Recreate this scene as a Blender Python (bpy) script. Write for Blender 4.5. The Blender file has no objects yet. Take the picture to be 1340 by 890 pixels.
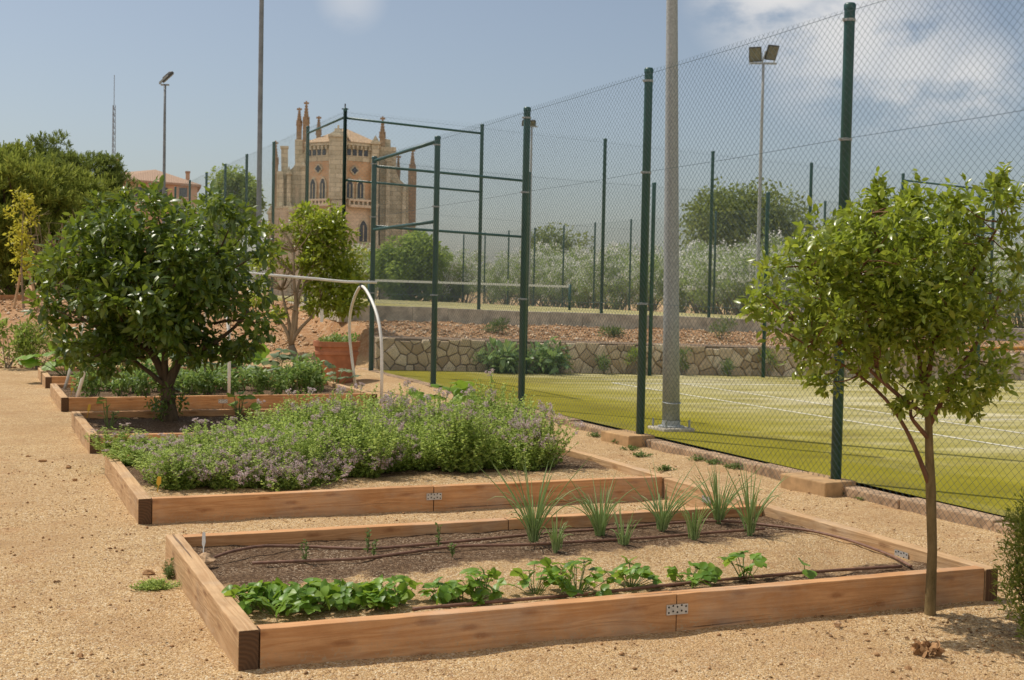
import bpy, math, random
import numpy as np
from mathutils import Vector, Matrix
R = math.radians
rnd = random.Random(7)
rng = np.random.default_rng(11)
S = bpy.context.scene
COL = S.collection

# ------------------------------------------------------------------ camera
F, YAW, PIT, ROL, CH = 1690.5, 0.397, 0.0379, 0.0203, 1.65
_cy, _sy = math.cos(YAW), math.sin(YAW)
FW = np.array([_sy*math.cos(PIT), _cy*math.cos(PIT), -math.sin(PIT)])
_r = np.array([_cy, -_sy, 0.]); _u = np.cross(_r, FW)
_c, _s = math.cos(ROL), math.sin(ROL)
RT, UP = _r*_c+_u*_s, _u*_c-_r*_s
cam = bpy.data.cameras.new('camera'); co = bpy.data.objects.new('camera', cam); COL.objects.link(co)
m = Matrix.Identity(4)
for i in range(3):
    m[i][0], m[i][1], m[i][2] = RT[i], UP[i], -FW[i]
m[2][3] = CH
co.matrix_world = m
cam.sensor_width = 36; cam.lens = 36*F/1340; cam.clip_start = .05; cam.clip_end = 3000
cam.dof.use_dof = True; cam.dof.focus_distance = 8.5; cam.dof.aperture_fstop = 6.3
S.camera = co

# ------------------------------------------------------------------ sky and sun
SUN_EL, SUN_AZ = 57, (-.62, .78)            # azimuth: direction towards the sun
W = bpy.data.worlds.new('World'); S.world = W; W.use_nodes = True
nt = W.node_tree; nt.nodes.clear()
def wn(t, **k):
    n = nt.nodes.new(t)
    for a, b in k.items(): setattr(n, a, b)
    return n
out = wn('ShaderNodeOutputWorld'); bg = wn('ShaderNodeBackground'); bgc = wn('ShaderNodeBackground'); mix = wn('ShaderNodeMixShader')
sky = wn('ShaderNodeTexSky', sky_type='NISHITA', sun_disc=False)
sky.sun_elevation = R(SUN_EL); sky.sun_rotation = math.atan2(SUN_AZ[0], SUN_AZ[1])
sky.air_density = 1.0; sky.dust_density = 1.5; sky.ozone_density = 1.6
bg.inputs[1].default_value = .084
bgc.inputs[0].default_value = (1.0, .975, .95, 1); bgc.inputs[1].default_value = .74
tc = wn('ShaderNodeTexCoord')
def cloudmask(center, rad, soft):
    d = wn('ShaderNodeVectorMath', operation='DISTANCE'); d.inputs[1].default_value = center
    nt.links.new(tc.outputs['Generated'], d.inputs[0])
    mr = wn('ShaderNodeMapRange', interpolation_type='SMOOTHSTEP'); mr.inputs[1].default_value = rad; mr.inputs[2].default_value = soft
    mr.inputs[3].default_value = 1; mr.inputs[4].default_value = 0
    nt.links.new(d.outputs['Value'], mr.inputs[0]); return mr.outputs[0]
def ray(px, py):
    return FW+RT*((px-670)/F)-UP*((py-445)/F)
def nrm(v):
    v = np.asarray(v, float); return v/np.linalg.norm(v)
def noise_mask(sc, lo, hi, det=7):
    mp = wn('ShaderNodeMapping'); mp.inputs['Scale'].default_value = (sc, sc, sc*2.0)
    nt.links.new(tc.outputs['Generated'], mp.inputs[0])
    nz = wn('ShaderNodeTexNoise'); nz.inputs['Scale'].default_value = 1; nz.inputs['Detail'].default_value = det; nz.inputs['Roughness'].default_value = .58
    nt.links.new(mp.outputs[0], nz.inputs['Vector'])
    mr = wn('ShaderNodeMapRange', interpolation_type='SMOOTHSTEP'); mr.inputs[1].default_value = lo; mr.inputs[2].default_value = hi
    nt.links.new(nz.outputs['Fac'], mr.inputs[0]); return mr.outputs[0]
def wmath(op, a, b):
    q = wn('ShaderNodeMath', operation=op)
    for i_, v in enumerate((a, b)):
        if isinstance(v, float): q.inputs[i_].default_value = v
        else: nt.links.new(v, q.inputs[i_])
    return q.outputs[0]
acc = None
for (px, py, a, b, k) in ((1015, -25, .0, .075, 1.), (1110, 40, .0, .085, .9), (1190, 85, .0, .07, .7), (1270, 105, .0, .045, .8), (460, -4, .0, .03, .3), (1440, 60, 0, .06, .7)):
    o = wmath('MULTIPLY', cloudmask(tuple(nrm(ray(px, py))), a, b), k)
    acc = o if acc is None else wmath('MAXIMUM', acc, o)
front_clouds = wmath('MULTIPLY', wmath('POWER', acc, .7), noise_mask(13, .33, .57))
# unseen bright cloud bank behind the viewer, added to fill the shaded faces
back = wmath('MULTIPLY', cloudmask(tuple(nrm(-FW+np.array([.0, 0, .55]))), .55, 1.25), noise_mask(2.2, .28, .5, 5))
mr_out = wmath('MULTIPLY', wmath('MAXIMUM', front_clouds, back), .88)
hsv = wn('ShaderNodeHueSaturation'); hsv.inputs['Saturation'].default_value = .78
nt.links.new(sky.outputs[0], hsv.inputs['Color'])
nt.links.new(hsv.outputs[0], bg.inputs[0]); nt.links.new(mr_out, mix.inputs[0])
nt.links.new(bg.outputs[0], mix.inputs[1]); nt.links.new(bgc.outputs[0], mix.inputs[2]); nt.links.new(mix.outputs[0], out.inputs[0])
sl = bpy.data.lights.new('sun', 'SUN'); sl.energy = 3.7; sl.angle = R(.53); sl.color = (1, .93, .82)
so = bpy.data.objects.new('sun', sl); COL.objects.link(so)
sd = Vector((SUN_AZ[0]*math.cos(R(SUN_EL)), SUN_AZ[1]*math.cos(R(SUN_EL)), math.sin(R(SUN_EL)))).normalized()
so.rotation_euler = sd.to_track_quat('Z', 'Y').to_euler(); so.location = (-20, 25, 40)
S.view_settings.view_transform = 'Standard'; S.view_settings.look = 'None'
S.view_settings.exposure = 0.16; S.view_settings.gamma = 1

# ------------------------------------------------------------------ helpers
def at(px, py, z=0.):                        # photo pixel -> point on the level z
    d = ray(px, py); t = (z-CH)/d[2]; return np.array([0, 0, CH])+d*t
def aty(px, py, Y):
    d = ray(px, py); return np.array([0, 0, CH])+d*(Y/d[1])
def atx(px, py, X):
    d = ray(px, py); return np.array([0, 0, CH])+d*(X/d[0])
def atd(px, py, D):                          # at the distance D along the view axis
    return np.array([0, 0, CH])+ray(px, py)*D

def sst(a, b, x):
    t = np.clip((np.asarray(x, float)-a)/(b-a), 0, 1); return t*t*(3-2*t)
def lin(a, b, x): return np.clip((np.asarray(x, float)-a)/(b-a), 0, 1)
def wob(x, y, f, seed):
    a = np.sin(x*f*1.0+seed)*np.cos(y*f*1.13+seed*2.1)+.6*np.sin(x*f*2.3-y*f*1.7+seed*.7)+.4*np.cos(x*f*4.1+y*f*3.3+seed*1.9)
    return a/2
def ZC(x): return .15-.02*(np.asarray(x, float)-6.64)           # the lower court falls away to the right
def ZU(x): return 1.27-.02*(np.asarray(x, float)-7.3)           # the upper court
def gz(x, y):
    x = np.asarray(x, float); y = np.asarray(y, float)
    base = .025*sst(5.3, 6.45, x)+.13*sst(12, 22, y)*sst(5, 6.6, x)
    base = base+.011*wob(x, y, 1.9, 1.3)+.008*wob(x, y, 5.3, 4.)+.004*wob(x, y, 13., 2.)
    y0 = 26.6-1.9*sst(0, 4.5, x)
    rise = 1.15*lin(0, 6.4, y-y0)
    rise = rise+.09*wob(x, y, .9, 2.)*lin(0, 2, y-y0)+.04*wob(x, y, 3.1, 5.)*lin(0, 1, y-y0)
    left = base+rise
    zc = ZC(np.clip(x, 6.6, 40))
    emb = .62+.36*lin(23.6, 26.4, y)+zc-.15+.035*wob(x, y, 2.2, 3.)+.02*wob(x, y, 6, 1.)
    right = np.where(y < 23.62, zc-.10, emb)
    right = np.where(y > 26.75, ZU(np.clip(x, 7, 60))-.10, right)
    k = np.where(y < 23.4, sst(6.70, 6.76, x), sst(6.9, 7.5, x))
    return left*(1-k)+right*k

class MB:
    def __init__(s): s.v = []; s.f = []; s.m = []; s.n = 0
    def add(s, v, f, mi=0):
        v = np.asarray(v, float)
        s.f += [tuple(int(i)+s.n for i in q) for q in f]; s.m += [mi]*len(f); s.v.append(v); s.n += len(v)
        return s
    def box(s, a, b, mi=0):
        (x0, y0, z0), (x1, y1, z1) = a, b
        return s.add([(x0,y0,z0),(x1,y0,z0),(x1,y1,z0),(x0,y1,z0),(x0,y0,z1),(x1,y0,z1),(x1,y1,z1),(x0,y1,z1)],
              [(0,3,2,1),(4,5,6,7),(0,1,5,4),(1,2,6,5),(2,3,7,6),(3,0,4,7)], mi)
    def obox(s, c, ax, ay, az, mi=0):        # centre and three half-axis vectors
        c, ax, ay, az = [np.asarray(q, float) for q in (c, ax, ay, az)]
        v = [c+i*ax+j*ay+k*az for k in (-1,1) for i, j in ((-1,-1),(1,-1),(1,1),(-1,1))]
        return s.add(v, [(0,3,2,1),(4,5,6,7),(0,1,5,4),(1,2,6,5),(2,3,7,6),(3,0,4,7)], mi)
    def tube(s, pts, rad, n=8, caps=True, mi=0):
        pts = np.asarray(pts, float); k = len(pts)
        rad = np.full(k, rad, float) if np.isscalar(rad) else np.asarray(rad, float)
        V = []; t0 = None; a = None
        for i in range(k):
            t = pts[min(i+1, k-1)]-pts[max(i-1, 0)]; t = t/(np.linalg.norm(t)+1e-9)
            if a is None:
                a = np.cross(t, (0, 0, 1.) if abs(t[2]) < .9 else (0, 1., 0))
            else: a = a-t*np.dot(a, t)
            a = a/(np.linalg.norm(a)+1e-9); b = np.cross(t, a)
            th = np.arange(n)*2*np.pi/n
            V.append(pts[i]+rad[i]*(np.cos(th)[:, None]*a+np.sin(th)[:, None]*b))
        f = []
        for i in range(k-1):
            for j in range(n):
                q = (j+1) % n; f.append((i*n+j, i*n+q, (i+1)*n+q, (i+1)*n+j))
        if caps: f += [tuple(range(n))[::-1], tuple((k-1)*n+j for j in range(n))]
        return s.add(np.concatenate(V), f, mi)
    def lathe(s, prof, c=(0,0,0), n=32, mi=0):
        th = np.arange(n)*2*np.pi/n; V = []
        for r, z in prof: V.append(np.stack([c[0]+r*np.cos(th), c[1]+r*np.sin(th), np.full(n, c[2]+z)], 1))
        f = []
        for i in range(len(prof)-1):
            for j in range(n):
                q = (j+1) % n; f.append((i*n+j, i*n+q, (i+1)*n+q, (i+1)*n+j))
        return s.add(np.concatenate(V), f, mi)
    def prism(s, poly, o, ex, ey, en, d0, d1, mi=0):   # polygon in the plane (ex,ey), extruded along en from d0 to d1
        o, ex, ey, en = [np.asarray(q, float) for q in (o, ex, ey, en)]; k = len(poly)
        P = np.array([o+ex*a+ey*b for a, b in poly])
        f = [tuple(range(k))[::-1], tuple(range(k, 2*k))]+[(i, (i+1) % k, (i+1) % k+k, i+k) for i in range(k)]
        return s.add(np.concatenate([P+en*d0, P+en*d1]), f, mi)
    def build(s, name, mat, parent=None, org=None, smooth=False, bevel=0, tri=False):
        v = np.concatenate(s.v)
        if org is None: org = np.array(parent.location) if parent is not None and parent.get('_o') is None else (np.array(parent['_o']) if parent is not None else np.zeros(3))
        me = bpy.data.meshes.new(name)
        me.from_pydata([tuple(q) for q in v-org], [], s.f)
        return link(name, me, mat, parent, org, smooth, bevel, s.m)
def link(name, me, mat, parent, org, smooth=False, bevel=0, mi=None):
    for q in (mat if isinstance(mat, (list, tuple)) else [mat]): me.materials.append(q)
    if mi is not None and max(mi) > 0: me.polygons.foreach_set('material_index', mi)
    if smooth: me.polygons.foreach_set('use_smooth', [True]*len(me.polygons))
    me.update()
    o = bpy.data.objects.new(name, me); COL.objects.link(o)
    if parent is not None: o.parent = parent
    else: o.location = org
    if bevel:
        b = o.modifiers.new('bevel', 'BEVEL'); b.width = bevel; b.segments = 2; b.limit_method = 'ANGLE'
    return o
def npmesh(name, V, Fq, mat, parent=None, org=(0,0,0), smooth=False):   # V (N,3), Fq (M,k) arrays
    me = bpy.data.meshes.new(name); k = Fq.shape[1]
    me.vertices.add(len(V)); me.vertices.foreach_set('co', (V-np.asarray(org)).astype(np.float32).ravel())
    me.loops.add(Fq.size); me.loops.foreach_set('vertex_index', Fq.astype(np.int32).ravel())
    me.polygons.add(len(Fq)); me.polygons.foreach_set('loop_start', (np.arange(len(Fq))*k).astype(np.int32))
    me.update(calc_edges=True)
    return link(name, me, mat, parent, np.asarray(org), smooth)
def tag(o, label=None, cat=None, group=None, kind=None):
    if label: o['label'] = label
    if cat: o['category'] = cat
    if group: o['group'] = group
    if kind: o['kind'] = kind
    return o
def thing(name, loc, label, cat, group=None, rz=0):
    o = bpy.data.objects.new(name, None); COL.objects.link(o); o.location = tuple(float(q) for q in loc); o.rotation_euler.z = rz
    o.empty_display_size = .1
    return tag(o, label, cat, group)
def copy_tree(o, parent=None):
    c = o.copy(); COL.objects.link(c)
    if parent is not None: c.parent = parent
    for ch in [q for q in bpy.data.objects if q.parent == o]: copy_tree(ch, c)
    return c

# ------------------------------------------------------------------ materials
class NT:
    def __init__(s, name):
        s.m = bpy.data.materials.new(name); s.m.use_nodes = True; s.t = s.m.node_tree; s.t.nodes.clear()
        s.out = s.n('ShaderNodeOutputMaterial')
    def n(s, t, ins=None, **k):
        q = s.t.nodes.new(t)
        for a, b in k.items(): setattr(q, a, b)
        for a, b in (ins or {}).items(): s.set(q.inputs[a], b)
        return q
    def set(s, i, v):
        if isinstance(v, bpy.types.NodeSocket): s.t.links.new(v, i)
        elif isinstance(v, (tuple, list)) and len(v) == 3 and i.type == 'RGBA': i.default_value = (*v, 1)
        else: i.default_value = v
    def coord(s, scale=(1,1,1), which='Object', rot=(0,0,0)):
        if which == 'World': o = s.n('ShaderNodeNewGeometry').outputs['Position']
        else: o = s.n('ShaderNodeTexCoord').outputs[which]
        return s.n('ShaderNodeMapping', {'Vector': o, 'Scale': scale, 'Rotation': rot}).outputs[0]
    def noise(s, vec, scale, detail=4, rough=.55, dist=0):
        return s.n('ShaderNodeTexNoise', {'Vector': vec, 'Scale': scale, 'Detail': detail, 'Roughness': rough, 'Distortion': dist}).outputs['Fac']
    def ramp(s, fac, stops):
        q = s.n('ShaderNodeValToRGB', {'Fac': fac}); e = q.color_ramp.elements
        while len(e) < len(stops): e.new(.5)
        for i, (p, c) in enumerate(stops): e[i].position = p; e[i].color = (*c, 1) if len(c) == 3 else c
        return q.outputs[0]
    def mixc(s, fac, a, b, mode='MIX'):
        q = s.n('ShaderNodeMix', data_type='RGBA', blend_type=mode)
        s.set(q.inputs[0], fac); s.set(q.inputs[6], a); s.set(q.inputs[7], b); return q.outputs[2]
    def math(s, op, a, b=0, c=0):
        q = s.n('ShaderNodeMath', operation=op)
        for i, v in enumerate((a, b, c)): s.set(q.inputs[i], v)
        return q.outputs[0]
    def mr(s, v, a, b, c=0, d=1):
        return s.n('ShaderNodeMapRange', {0: v, 1: a, 2: b, 3: c, 4: d}).outputs[0]
    def bump(s, h, st=.4, dist=.01):
        return s.n('ShaderNodeBump', {'Height': h, 'Strength': st, 'Distance': dist}).outputs[0]
    def pbsdf(s, col, rough=.8, bump=None, metal=0, spec=.3, coat=0):
        q = s.n('ShaderNodeBsdfPrincipled', {'Base Color': col, 'Roughness': rough, 'Metallic': metal, 'Specular IOR Level': spec, 'Coat Weight': coat})
        if bump is not None: s.set(q.inputs['Normal'], bump)
        return q.outputs[0]
    def fin(s, sh): s.t.links.new(sh, s.out.inputs[0]); return s.m
def simple(name, col, rough=.6, metal=0, spec=.3, var=.25, vs=12, bumpst=.1):
    t = NT(name); v = t.coord()
    n = t.noise(v, vs)
    c = t.mixc(t.mr(n, .3, .7), tuple(q*(1-var) for q in col), tuple(min(1, q*(1+var)) for q in col))
    return t.fin(t.pbsdf(c, rough, t.bump(n, bumpst, .005) if bumpst else None, metal, spec))
def leafmat(name, cols, rough=.45, spec=.4, trans=.35, tcol=None, big=1.2):
    """leaf colour differs from leaf to leaf and in drifts from twig to twig"""
    t = NT(name)
    g = t.n('ShaderNodeNewGeometry')
    c = t.ramp(g.outputs['Random Per Island'], [(i/(max(1, len(cols)-1)), q) for i, q in enumerate(cols)])
    dr = t.noise(t.coord((1,1,1), 'Object'), big, 3)
    c = t.mixc(t.mr(dr, .35, .65, 0, .45), c, tuple(q*.62 for q in cols[0]))
    b = t.pbsdf(c, rough, None, 0, spec)
    tc_ = t.mixc(.5, c, tcol or tuple(min(1, q*2.0) for q in cols[-1]))
    tl = t.n('ShaderNodeBsdfTranslucent', {'Color': tc_})
    mx = t.n('ShaderNodeMixShader', {0: trans}); t.t.links.new(b, mx.inputs[1]); t.t.links.new(tl.outputs[0], mx.inputs[2])
    return t.fin(mx.outputs[0])

def m_wood(name, axis, tint=(1,1,1)):
    t = NT(name)
    sc = [13, 13, 13]; sc[axis] = .9
    v = t.coord(tuple(sc), 'Object')
    n1 = t.noise(v, 1.0, 4, .5, .5)
    sc2 = [70, 70, 70]; sc2[axis] = 2.5
    n2 = t.noise(t.coord(tuple(sc2), 'Object'), 1.0, 3, .6)
    g = t.math('FRACT', t.math('MULTIPLY', n1, 7.0))
    g = t.mr(t.math('ABSOLUTE', t.math('SUBTRACT', g, .5)), 0, .5)
    a, b, d = [tuple(q*w for q, w in zip(c, tint)) for c in ((.56,.365,.20), (.45,.265,.13), (.26,.13,.06))]
    c = t.ramp(t.math('ADD', t.math('MULTIPLY', g, .38), t.math('MULTIPLY', n2, .6)), [(.22, b), (.6, a), (.95, tuple(min(1, q*1.2) for q in a))])
    # knots
    so_ = t.n('ShaderNodeSeparateXYZ', {'Vector': t.coord((1,1,1), 'Object')}); kv = t.n('ShaderNodeCombineXYZ', {0: t.math('MULTIPLY', so_.outputs[axis], 1.9), 1: t.math('MULTIPLY', so_.outputs[2], 7.5), 2: 0.}).outputs[0]
    vo = t.n('ShaderNodeTexVoronoi', {'Vector': kv, 'Scale': 1.0, 'Randomness': 1.0}, voronoi_dimensions='2D')
    kn = t.noise(t.coord((9, 9, 9), 'World'), 2.0, 3, .6); k = t.mr(t.math('ADD', vo.outputs['Distance'], t.math('MULTIPLY', kn, .2)), .13, .24, 1, 0)
    c = t.mixc(t.math('MULTIPLY', k, .75), c, d)
    bl_ = [.8, .8, .8]; bl_[axis] = .5
    c = t.mixc(t.mr(t.noise(t.coord((3, 3, 3), 'World'), 1.0, 6, .7), .42, .66, 0, .35), c, tuple(q*.62 for q in b))
    # weathering stains
    st = t.noise(t.coord((2.2, 2.2, 3.5), 'World'), 1.0, 5, .65)
    c = t.mixc(t.mr(st, .5, .8, 0, .5), c, (.27*tint[0], .16*tint[1], .085*tint[2]))
    ck = [38, 38, 38]; ck[axis] = .7                         # drying cracks along the grain
    cr = t.mr(t.noise(t.coord(tuple(ck), 'Object'), 1.0, 2, .5), .69, .73)
    c = t.mixc(t.math('MULTIPLY', cr, .75), c, (.06,.03,.015))
    gy = t.noise(t.coord((1.4, 1.4, 2.5), 'World'), 1.0, 6, .7)
    c = t.mixc(t.mr(gy, .5, .7, 0, .45), c, (.47,.40,.31))   # silvered patches
    sp = t.noise(t.coord((1,1,1), 'World'), 55, 3, .7); zz = t.n('ShaderNodeSeparateXYZ', {'Vector': t.coord((1,1,1), 'World')}).outputs['Z']
    c = t.mixc(t.math('MULTIPLY', t.mr(sp, .55, .65), t.mr(zz, .02, .11, .8, 0)), c, (.45,.32,.19))   # splashed soil near the ground
    h = t.math('SUBTRACT', t.math('ADD', g, t.math('MULTIPLY', n2, 1.2)), t.math('MULTIPLY', cr, 3.))
    return t.fin(t.pbsdf(c, .75, t.bump(h, .35, .004), 0, .25))
def m_endgrain():
    t = NT('wood_end_grain')
    w = t.n('ShaderNodeTexWave', {'Vector': t.coord((1,1,1), 'Object', (0, .3, 0)), 'Scale': 16, 'Distortion': 5, 'Detail': 2}, wave_type='RINGS', rings_direction='Y')
    c = t.ramp(w.outputs['Fac'], [(0, (.10,.055,.03)), (1, (.135,.075,.04))])
    return t.fin(t.pbsdf(c, .85, t.bump(w.outputs['Fac'], .3, .004), 0, .15))
M = {}
M['wood_x'] = m_wood('sawn_pine_lengthwise', 0, (1.06, .875, .72)); M['wood_y'] = m_wood('sawn_pine_crosswise', 1, (.98, .98, .95)); M['end'] = m_endgrain()

def gravel_nodes(t, vec_world):
    f = t.n('ShaderNodeTexVoronoi', {'Vector': vec_world, 'Scale': 135, 'Randomness': 1.})
    f2 = t.n('ShaderNodeTexVoronoi', {'Vector': vec_world, 'Scale': 55, 'Randomness': 1.})
    sep = t.n('ShaderNodeSeparateColor', {'Color': f.outputs['Color']})
    c = t.ramp(sep.outputs[0], [(0, (.25,.145,.06)), (.22, (.44,.275,.122)), (.6, (.58,.395,.20)), (.88, (.67,.505,.30)), (1, (.74,.65,.48))])
    sep2 = t.n('ShaderNodeSeparateColor', {'Color': f2.outputs['Color']})
    c = t.mixc(t.mr(sep2.outputs[1], .8, .97, 0, .6), c, (.26,.14,.07))
    big = t.noise(vec_world, .9, 6, .62)
    c = t.mixc(t.mr(big, .45, .72, 0, .7), c, (.40,.245,.12))
    mid = t.noise(vec_world, 5.0, 5, .7)
    c = t.mixc(t.mr(mid, .52, .74, 0, .6), c, (.33,.19,.09))
    h = t.math('ADD', t.mr(f.outputs['Distance'], 0, .7, 1, 0), t.math('MULTIPLY', t.mr(f2.outputs['Distance'], 0, .7, 1, 0), .7))
    red = t.noise(vec_world, 1.7, 7, .68); c = t.mixc(t.mr(red, .56, .7, 0, .55), c, (.42,.22,.10))
    lump = t.noise(vec_world, 2.6, 3, .5)
    h = t.math('ADD', t.math('ADD', h, t.math('MULTIPLY', mid, 1.6)), t.math('MULTIPLY', lump, 3.))
    return c, h
def m_ground():
    t = NT('gravel_and_dirt')
    w = t.coord((1,1,1), 'World')
    c, h = gravel_nodes(t, w)
    sx = t.n('ShaderNodeSeparateXYZ', {'Vector': w})
    # red earth of the bank
    n = t.noise(w, 2.2, 8, .7); n3 = t.noise(w, 14, 5, .7)
    dc = t.ramp(n, [(.25, (.24,.115,.05)), (.5, (.44,.24,.115)), (.72, (.56,.365,.2))])
    dc = t.mixc(t.mr(n3, .5, .66, 0, .7), dc, (.6,.47,.33))
    k = t.mr(t.math('ADD', sx.outputs['Z'], t.math('MULTIPLY', n, .12)), .3, .42)
    c = t.mixc(k, c, dc)
    h = t.math('ADD', h, t.math('MULTIPLY', k, t.math('MULTIPLY', n3, 8)))
    return t.fin(t.pbsdf(c, .95, t.bump(h, .75, .009), 0, .1))
M['ground'] = m_ground()
def m_soil(name, y_dark, extra, skew=0.):
    """dark garden soil with bands where pale gravel mulch was spread; y_dark: list of (y0,y1) soil bands"""
    t = NT(name); w = t.coord((1,1,1), 'World')
    gc, gh = gravel_nodes(t, w)
    n = t.noise(w, 45, 4, .7); n2 = t.noise(w, 4.5, 5, .7)
    vo = t.n('ShaderNodeTexVoronoi', {'Vector': w, 'Scale': 140})
    sc = t.ramp(n, [(.3, (.045,.025,.014)), (.5, (.125,.075,.042)), (.66, (.26,.17,.10))])
    sep = t.n('ShaderNodeSeparateColor', {'Color': vo.outputs['Color']})
    sc = t.mixc(t.math('MULTIPLY', t.mr(sep.outputs[0], .84, .88), t.mr(n2, .4, .62)), sc, (.5,.39,.27))
    y = t.n('ShaderNodeSeparateXYZ', {'Vector': w}).outputs['Y']
    x = t.n('ShaderNodeSeparateXYZ', {'Vector': w}).outputs['X']; y = t.math('SUBTRACT', y, t.math('MULTIPLY', t.math('SUBTRACT', x, 1.2), skew))
    y = t.math('ADD', y, t.math('MULTIPLY', t.math('SUBTRACT', n2, .5), extra))
    k = None
    for a, b in y_dark:
        q = t.math('MULTIPLY', t.mr(y, a-.10, a+.10), t.mr(y, b-.10, b+.10, 1, 0))
        k = q if k is None else t.math('MAXIMUM', k, q)
    k = t.mr(t.math('ADD', k, t.math('MULTIPLY', t.math('SUBTRACT', n, .5), 1.2)), .3, .7)
    c = t.mixc(k, gc, sc)
    h = t.math('ADD', t.math('MULTIPLY', gh, .7), t.math('MULTIPLY', n, 2.2))
    return t.fin(t.pbsdf(c, .95, t.bump(h, .8, .012), 0, .1))
def m_turf(name, patch):
    t = NT(name); w = t.coord((1,1,1), 'World')
    n = t.noise(w, 1.1, 6, .65); f = t.noise(w, 160, 2, .6); n2 = t.noise(t.coord((.35, 1.6, 1), 'World'), 1.0, 5, .6)
    c = t.ramp(t.math('ADD', t.math('MULTIPLY', n, .7), t.math('MULTIPLY', n2, .3)), [(.3, (.165,.145,.006)), (.5, (.245,.215,.011)), (.7, (.31,.27,.03))])
    c = t.mixc(t.mr(f, .35, .7, 0, .6), c, (.29,.255,.03))
    sx = t.n('ShaderNodeSeparateXYZ', {'Vector': w})
    k = t.mr(t.math('ADD', sx.outputs['X'], t.math('MULTIPLY', n, 3.0)), *patch)     # sand worn in towards the middle of the court
    pc = t.ramp(n2, [(.3, (.27,.235,.06)), (.5, (.40,.355,.17)), (.68, (.62,.56,.40))])
    sp_ = t.noise(t.coord((.8, .25, 1), 'World'), 1.3, 6, .7); k = t.math('ADD', k, t.mr(sp_, .55, .72, 0, .5)); c = t.mixc(t.math('MINIMUM', t.math('MULTIPLY', k, .8), .85), c, pc)
    dk = t.noise(w, .8, 6, .7)
    c = t.mixc(t.mr(dk, .52, .72, 0, .6), c, (.15,.115,.03))
    d2 = t.noise(t.coord((.5, 2.2, 1), 'World'), 2.2, 5, .7); c = t.mixc(t.mr(d2, .5, .7, 0, .4), c, (.17,.15,.02))
    return t.fin(t.pbsdf(c, .95, t.bump(f, .5, .006), 0, .1))
M['turf'] = m_turf('artificial_turf', (9.6, 13.0))
M['line'] = simple('worn_white_line', (.72,.69,.58), .9, var=.3, vs=9)
M['green_metal'] = simple('green_painted_steel', (.017,.07,.06), .38, 0, .5, .18, 5, 0)
M['rail'] = simple('green_rail', (.022,.085,.072), .38, 0, .5, .15, 5, 0)
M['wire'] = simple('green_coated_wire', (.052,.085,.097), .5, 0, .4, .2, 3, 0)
M['wire_far'] = simple('lightened_far_wire', (.17,.225,.22), .5, 0, .4, .2, 3, 0)  # paler copy of the wire, lightened so far mesh blends into the sky
M['concrete'] = simple('rough_concrete', (.46,.41,.32), .95, var=.35, vs=5, bumpst=.5)
M['kerbstone'] = simple('sandy_kerb', (.40,.27,.165), .95, var=.4, vs=7, bumpst=.7)
M['footing'] = simple('sandstone_footing', (.42,.265,.13), .95, var=.25, vs=9, bumpst=.5)
M['galv'] = simple('galvanised_steel', (.33,.345,.34), .6, .1, .4, .22, 40, .15)
M['darkgalv'] = simple('weathered_mast', (.2,.215,.225), .6, .2, .4, .2, 6, 0)
M['plate'] = simple('zinc_plate', (.52,.54,.55), .42, .6, .5, .15, 30, 0)
M['dark'] = simple('dark_hole', (.02,.02,.02), .7, bumpst=0)
M['pvc'] = simple('white_pvc_pipe', (.74,.72,.66), .45, 0, .45, .1, 6, 0)
M['hose'] = simple('brown_drip_hose', (.19,.10,.065), .6, 0, .3, .3, 20, .1)
M['terra'] = simple('terracotta', (.40,.165,.085), .85, 0, .2, .18, 7, .2)
M['label_y'] = simple('yellow_label', (.72,.42,.04), .5, var=.1)
M['label_w'] = simple('white_label', (.72,.70,.64), .5, var=.1)
M['rock'] = simple('limestone', (.50,.33,.19), .95, var=.45, vs=9, bumpst=.9)
M['clod'] = simple('earth_clod', (.33,.185,.085), .98, var=.4, vs=25, bumpst=.9)
M['netcloth'] = simple('net_tape', (.72,.72,.68), .7, var=.1)
M['orange'] = simple('orange_pipe', (.55,.25,.03), .6, var=.2)
M['lampbox'] = simple('floodlight_housing', (.07,.07,.068), .5, .3, .4, .2, 8, 0)
M['lampglass'] = simple('floodlight_glass', (.16,.16,.14), .25, 0, .6, .2, 8, 0)
def m_bark(name, a, b, sc=9):
    t = NT(name); v = t.coord((1,1,.3), 'Object'); n = t.noise(v, sc, 6, .7)
    return t.fin(t.pbsdf(t.mixc(t.mr(n, .3, .7), a, b), .9, t.bump(n, .8, .012), 0, .15))
M['bark'] = m_bark('citrus_bark', (.055,.04,.025), (.16,.11,.065), 18)
M['bark_r'] = m_bark('young_bark', (.12,.085,.035), (.27,.19,.09), 22)
M['bark_red'] = m_bark('young_limb_bark', (.12,.06,.035), (.25,.13,.075), 22)
M['bark_g'] = m_bark('grey_bark', (.14,.115,.085), (.31,.26,.19), 9)
M['twig'] = m_bark('dry_twigs', (.22,.165,.11), (.36,.28,.19), 9)
M['stem'] = simple('green_stem', (.12,.17,.04), .6, var=.3, bumpst=0)
M['citrus'] = leafmat('citrus_leaf', [(.055,.10,.014), (.085,.15,.02), (.125,.20,.028), (.20,.26,.04)], .38, .6, .32, (.40,.50,.04))
M['citrus_y'] = leafmat('citrus_leaf_yellow_green', [(.15,.21,.02), (.25,.32,.03), (.35,.40,.045)], .35, .45, .44, (.58,.68,.06))  # yellow-green leaf tone, a second colour among the citrus leaves
M['privet'] = leafmat('tree_leaf', [(.125,.165,.019), (.20,.27,.028), (.28,.345,.04), (.39,.42,.058)], .3, .5, .42, (.5,.62,.06))
M['oregano'] = leafmat('oregano_leaf', [(.25,.36,.075), (.34,.46,.10), (.44,.56,.14), (.54,.62,.22)], .6, .25, .45, (.68,.78,.18), 2.)
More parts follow.
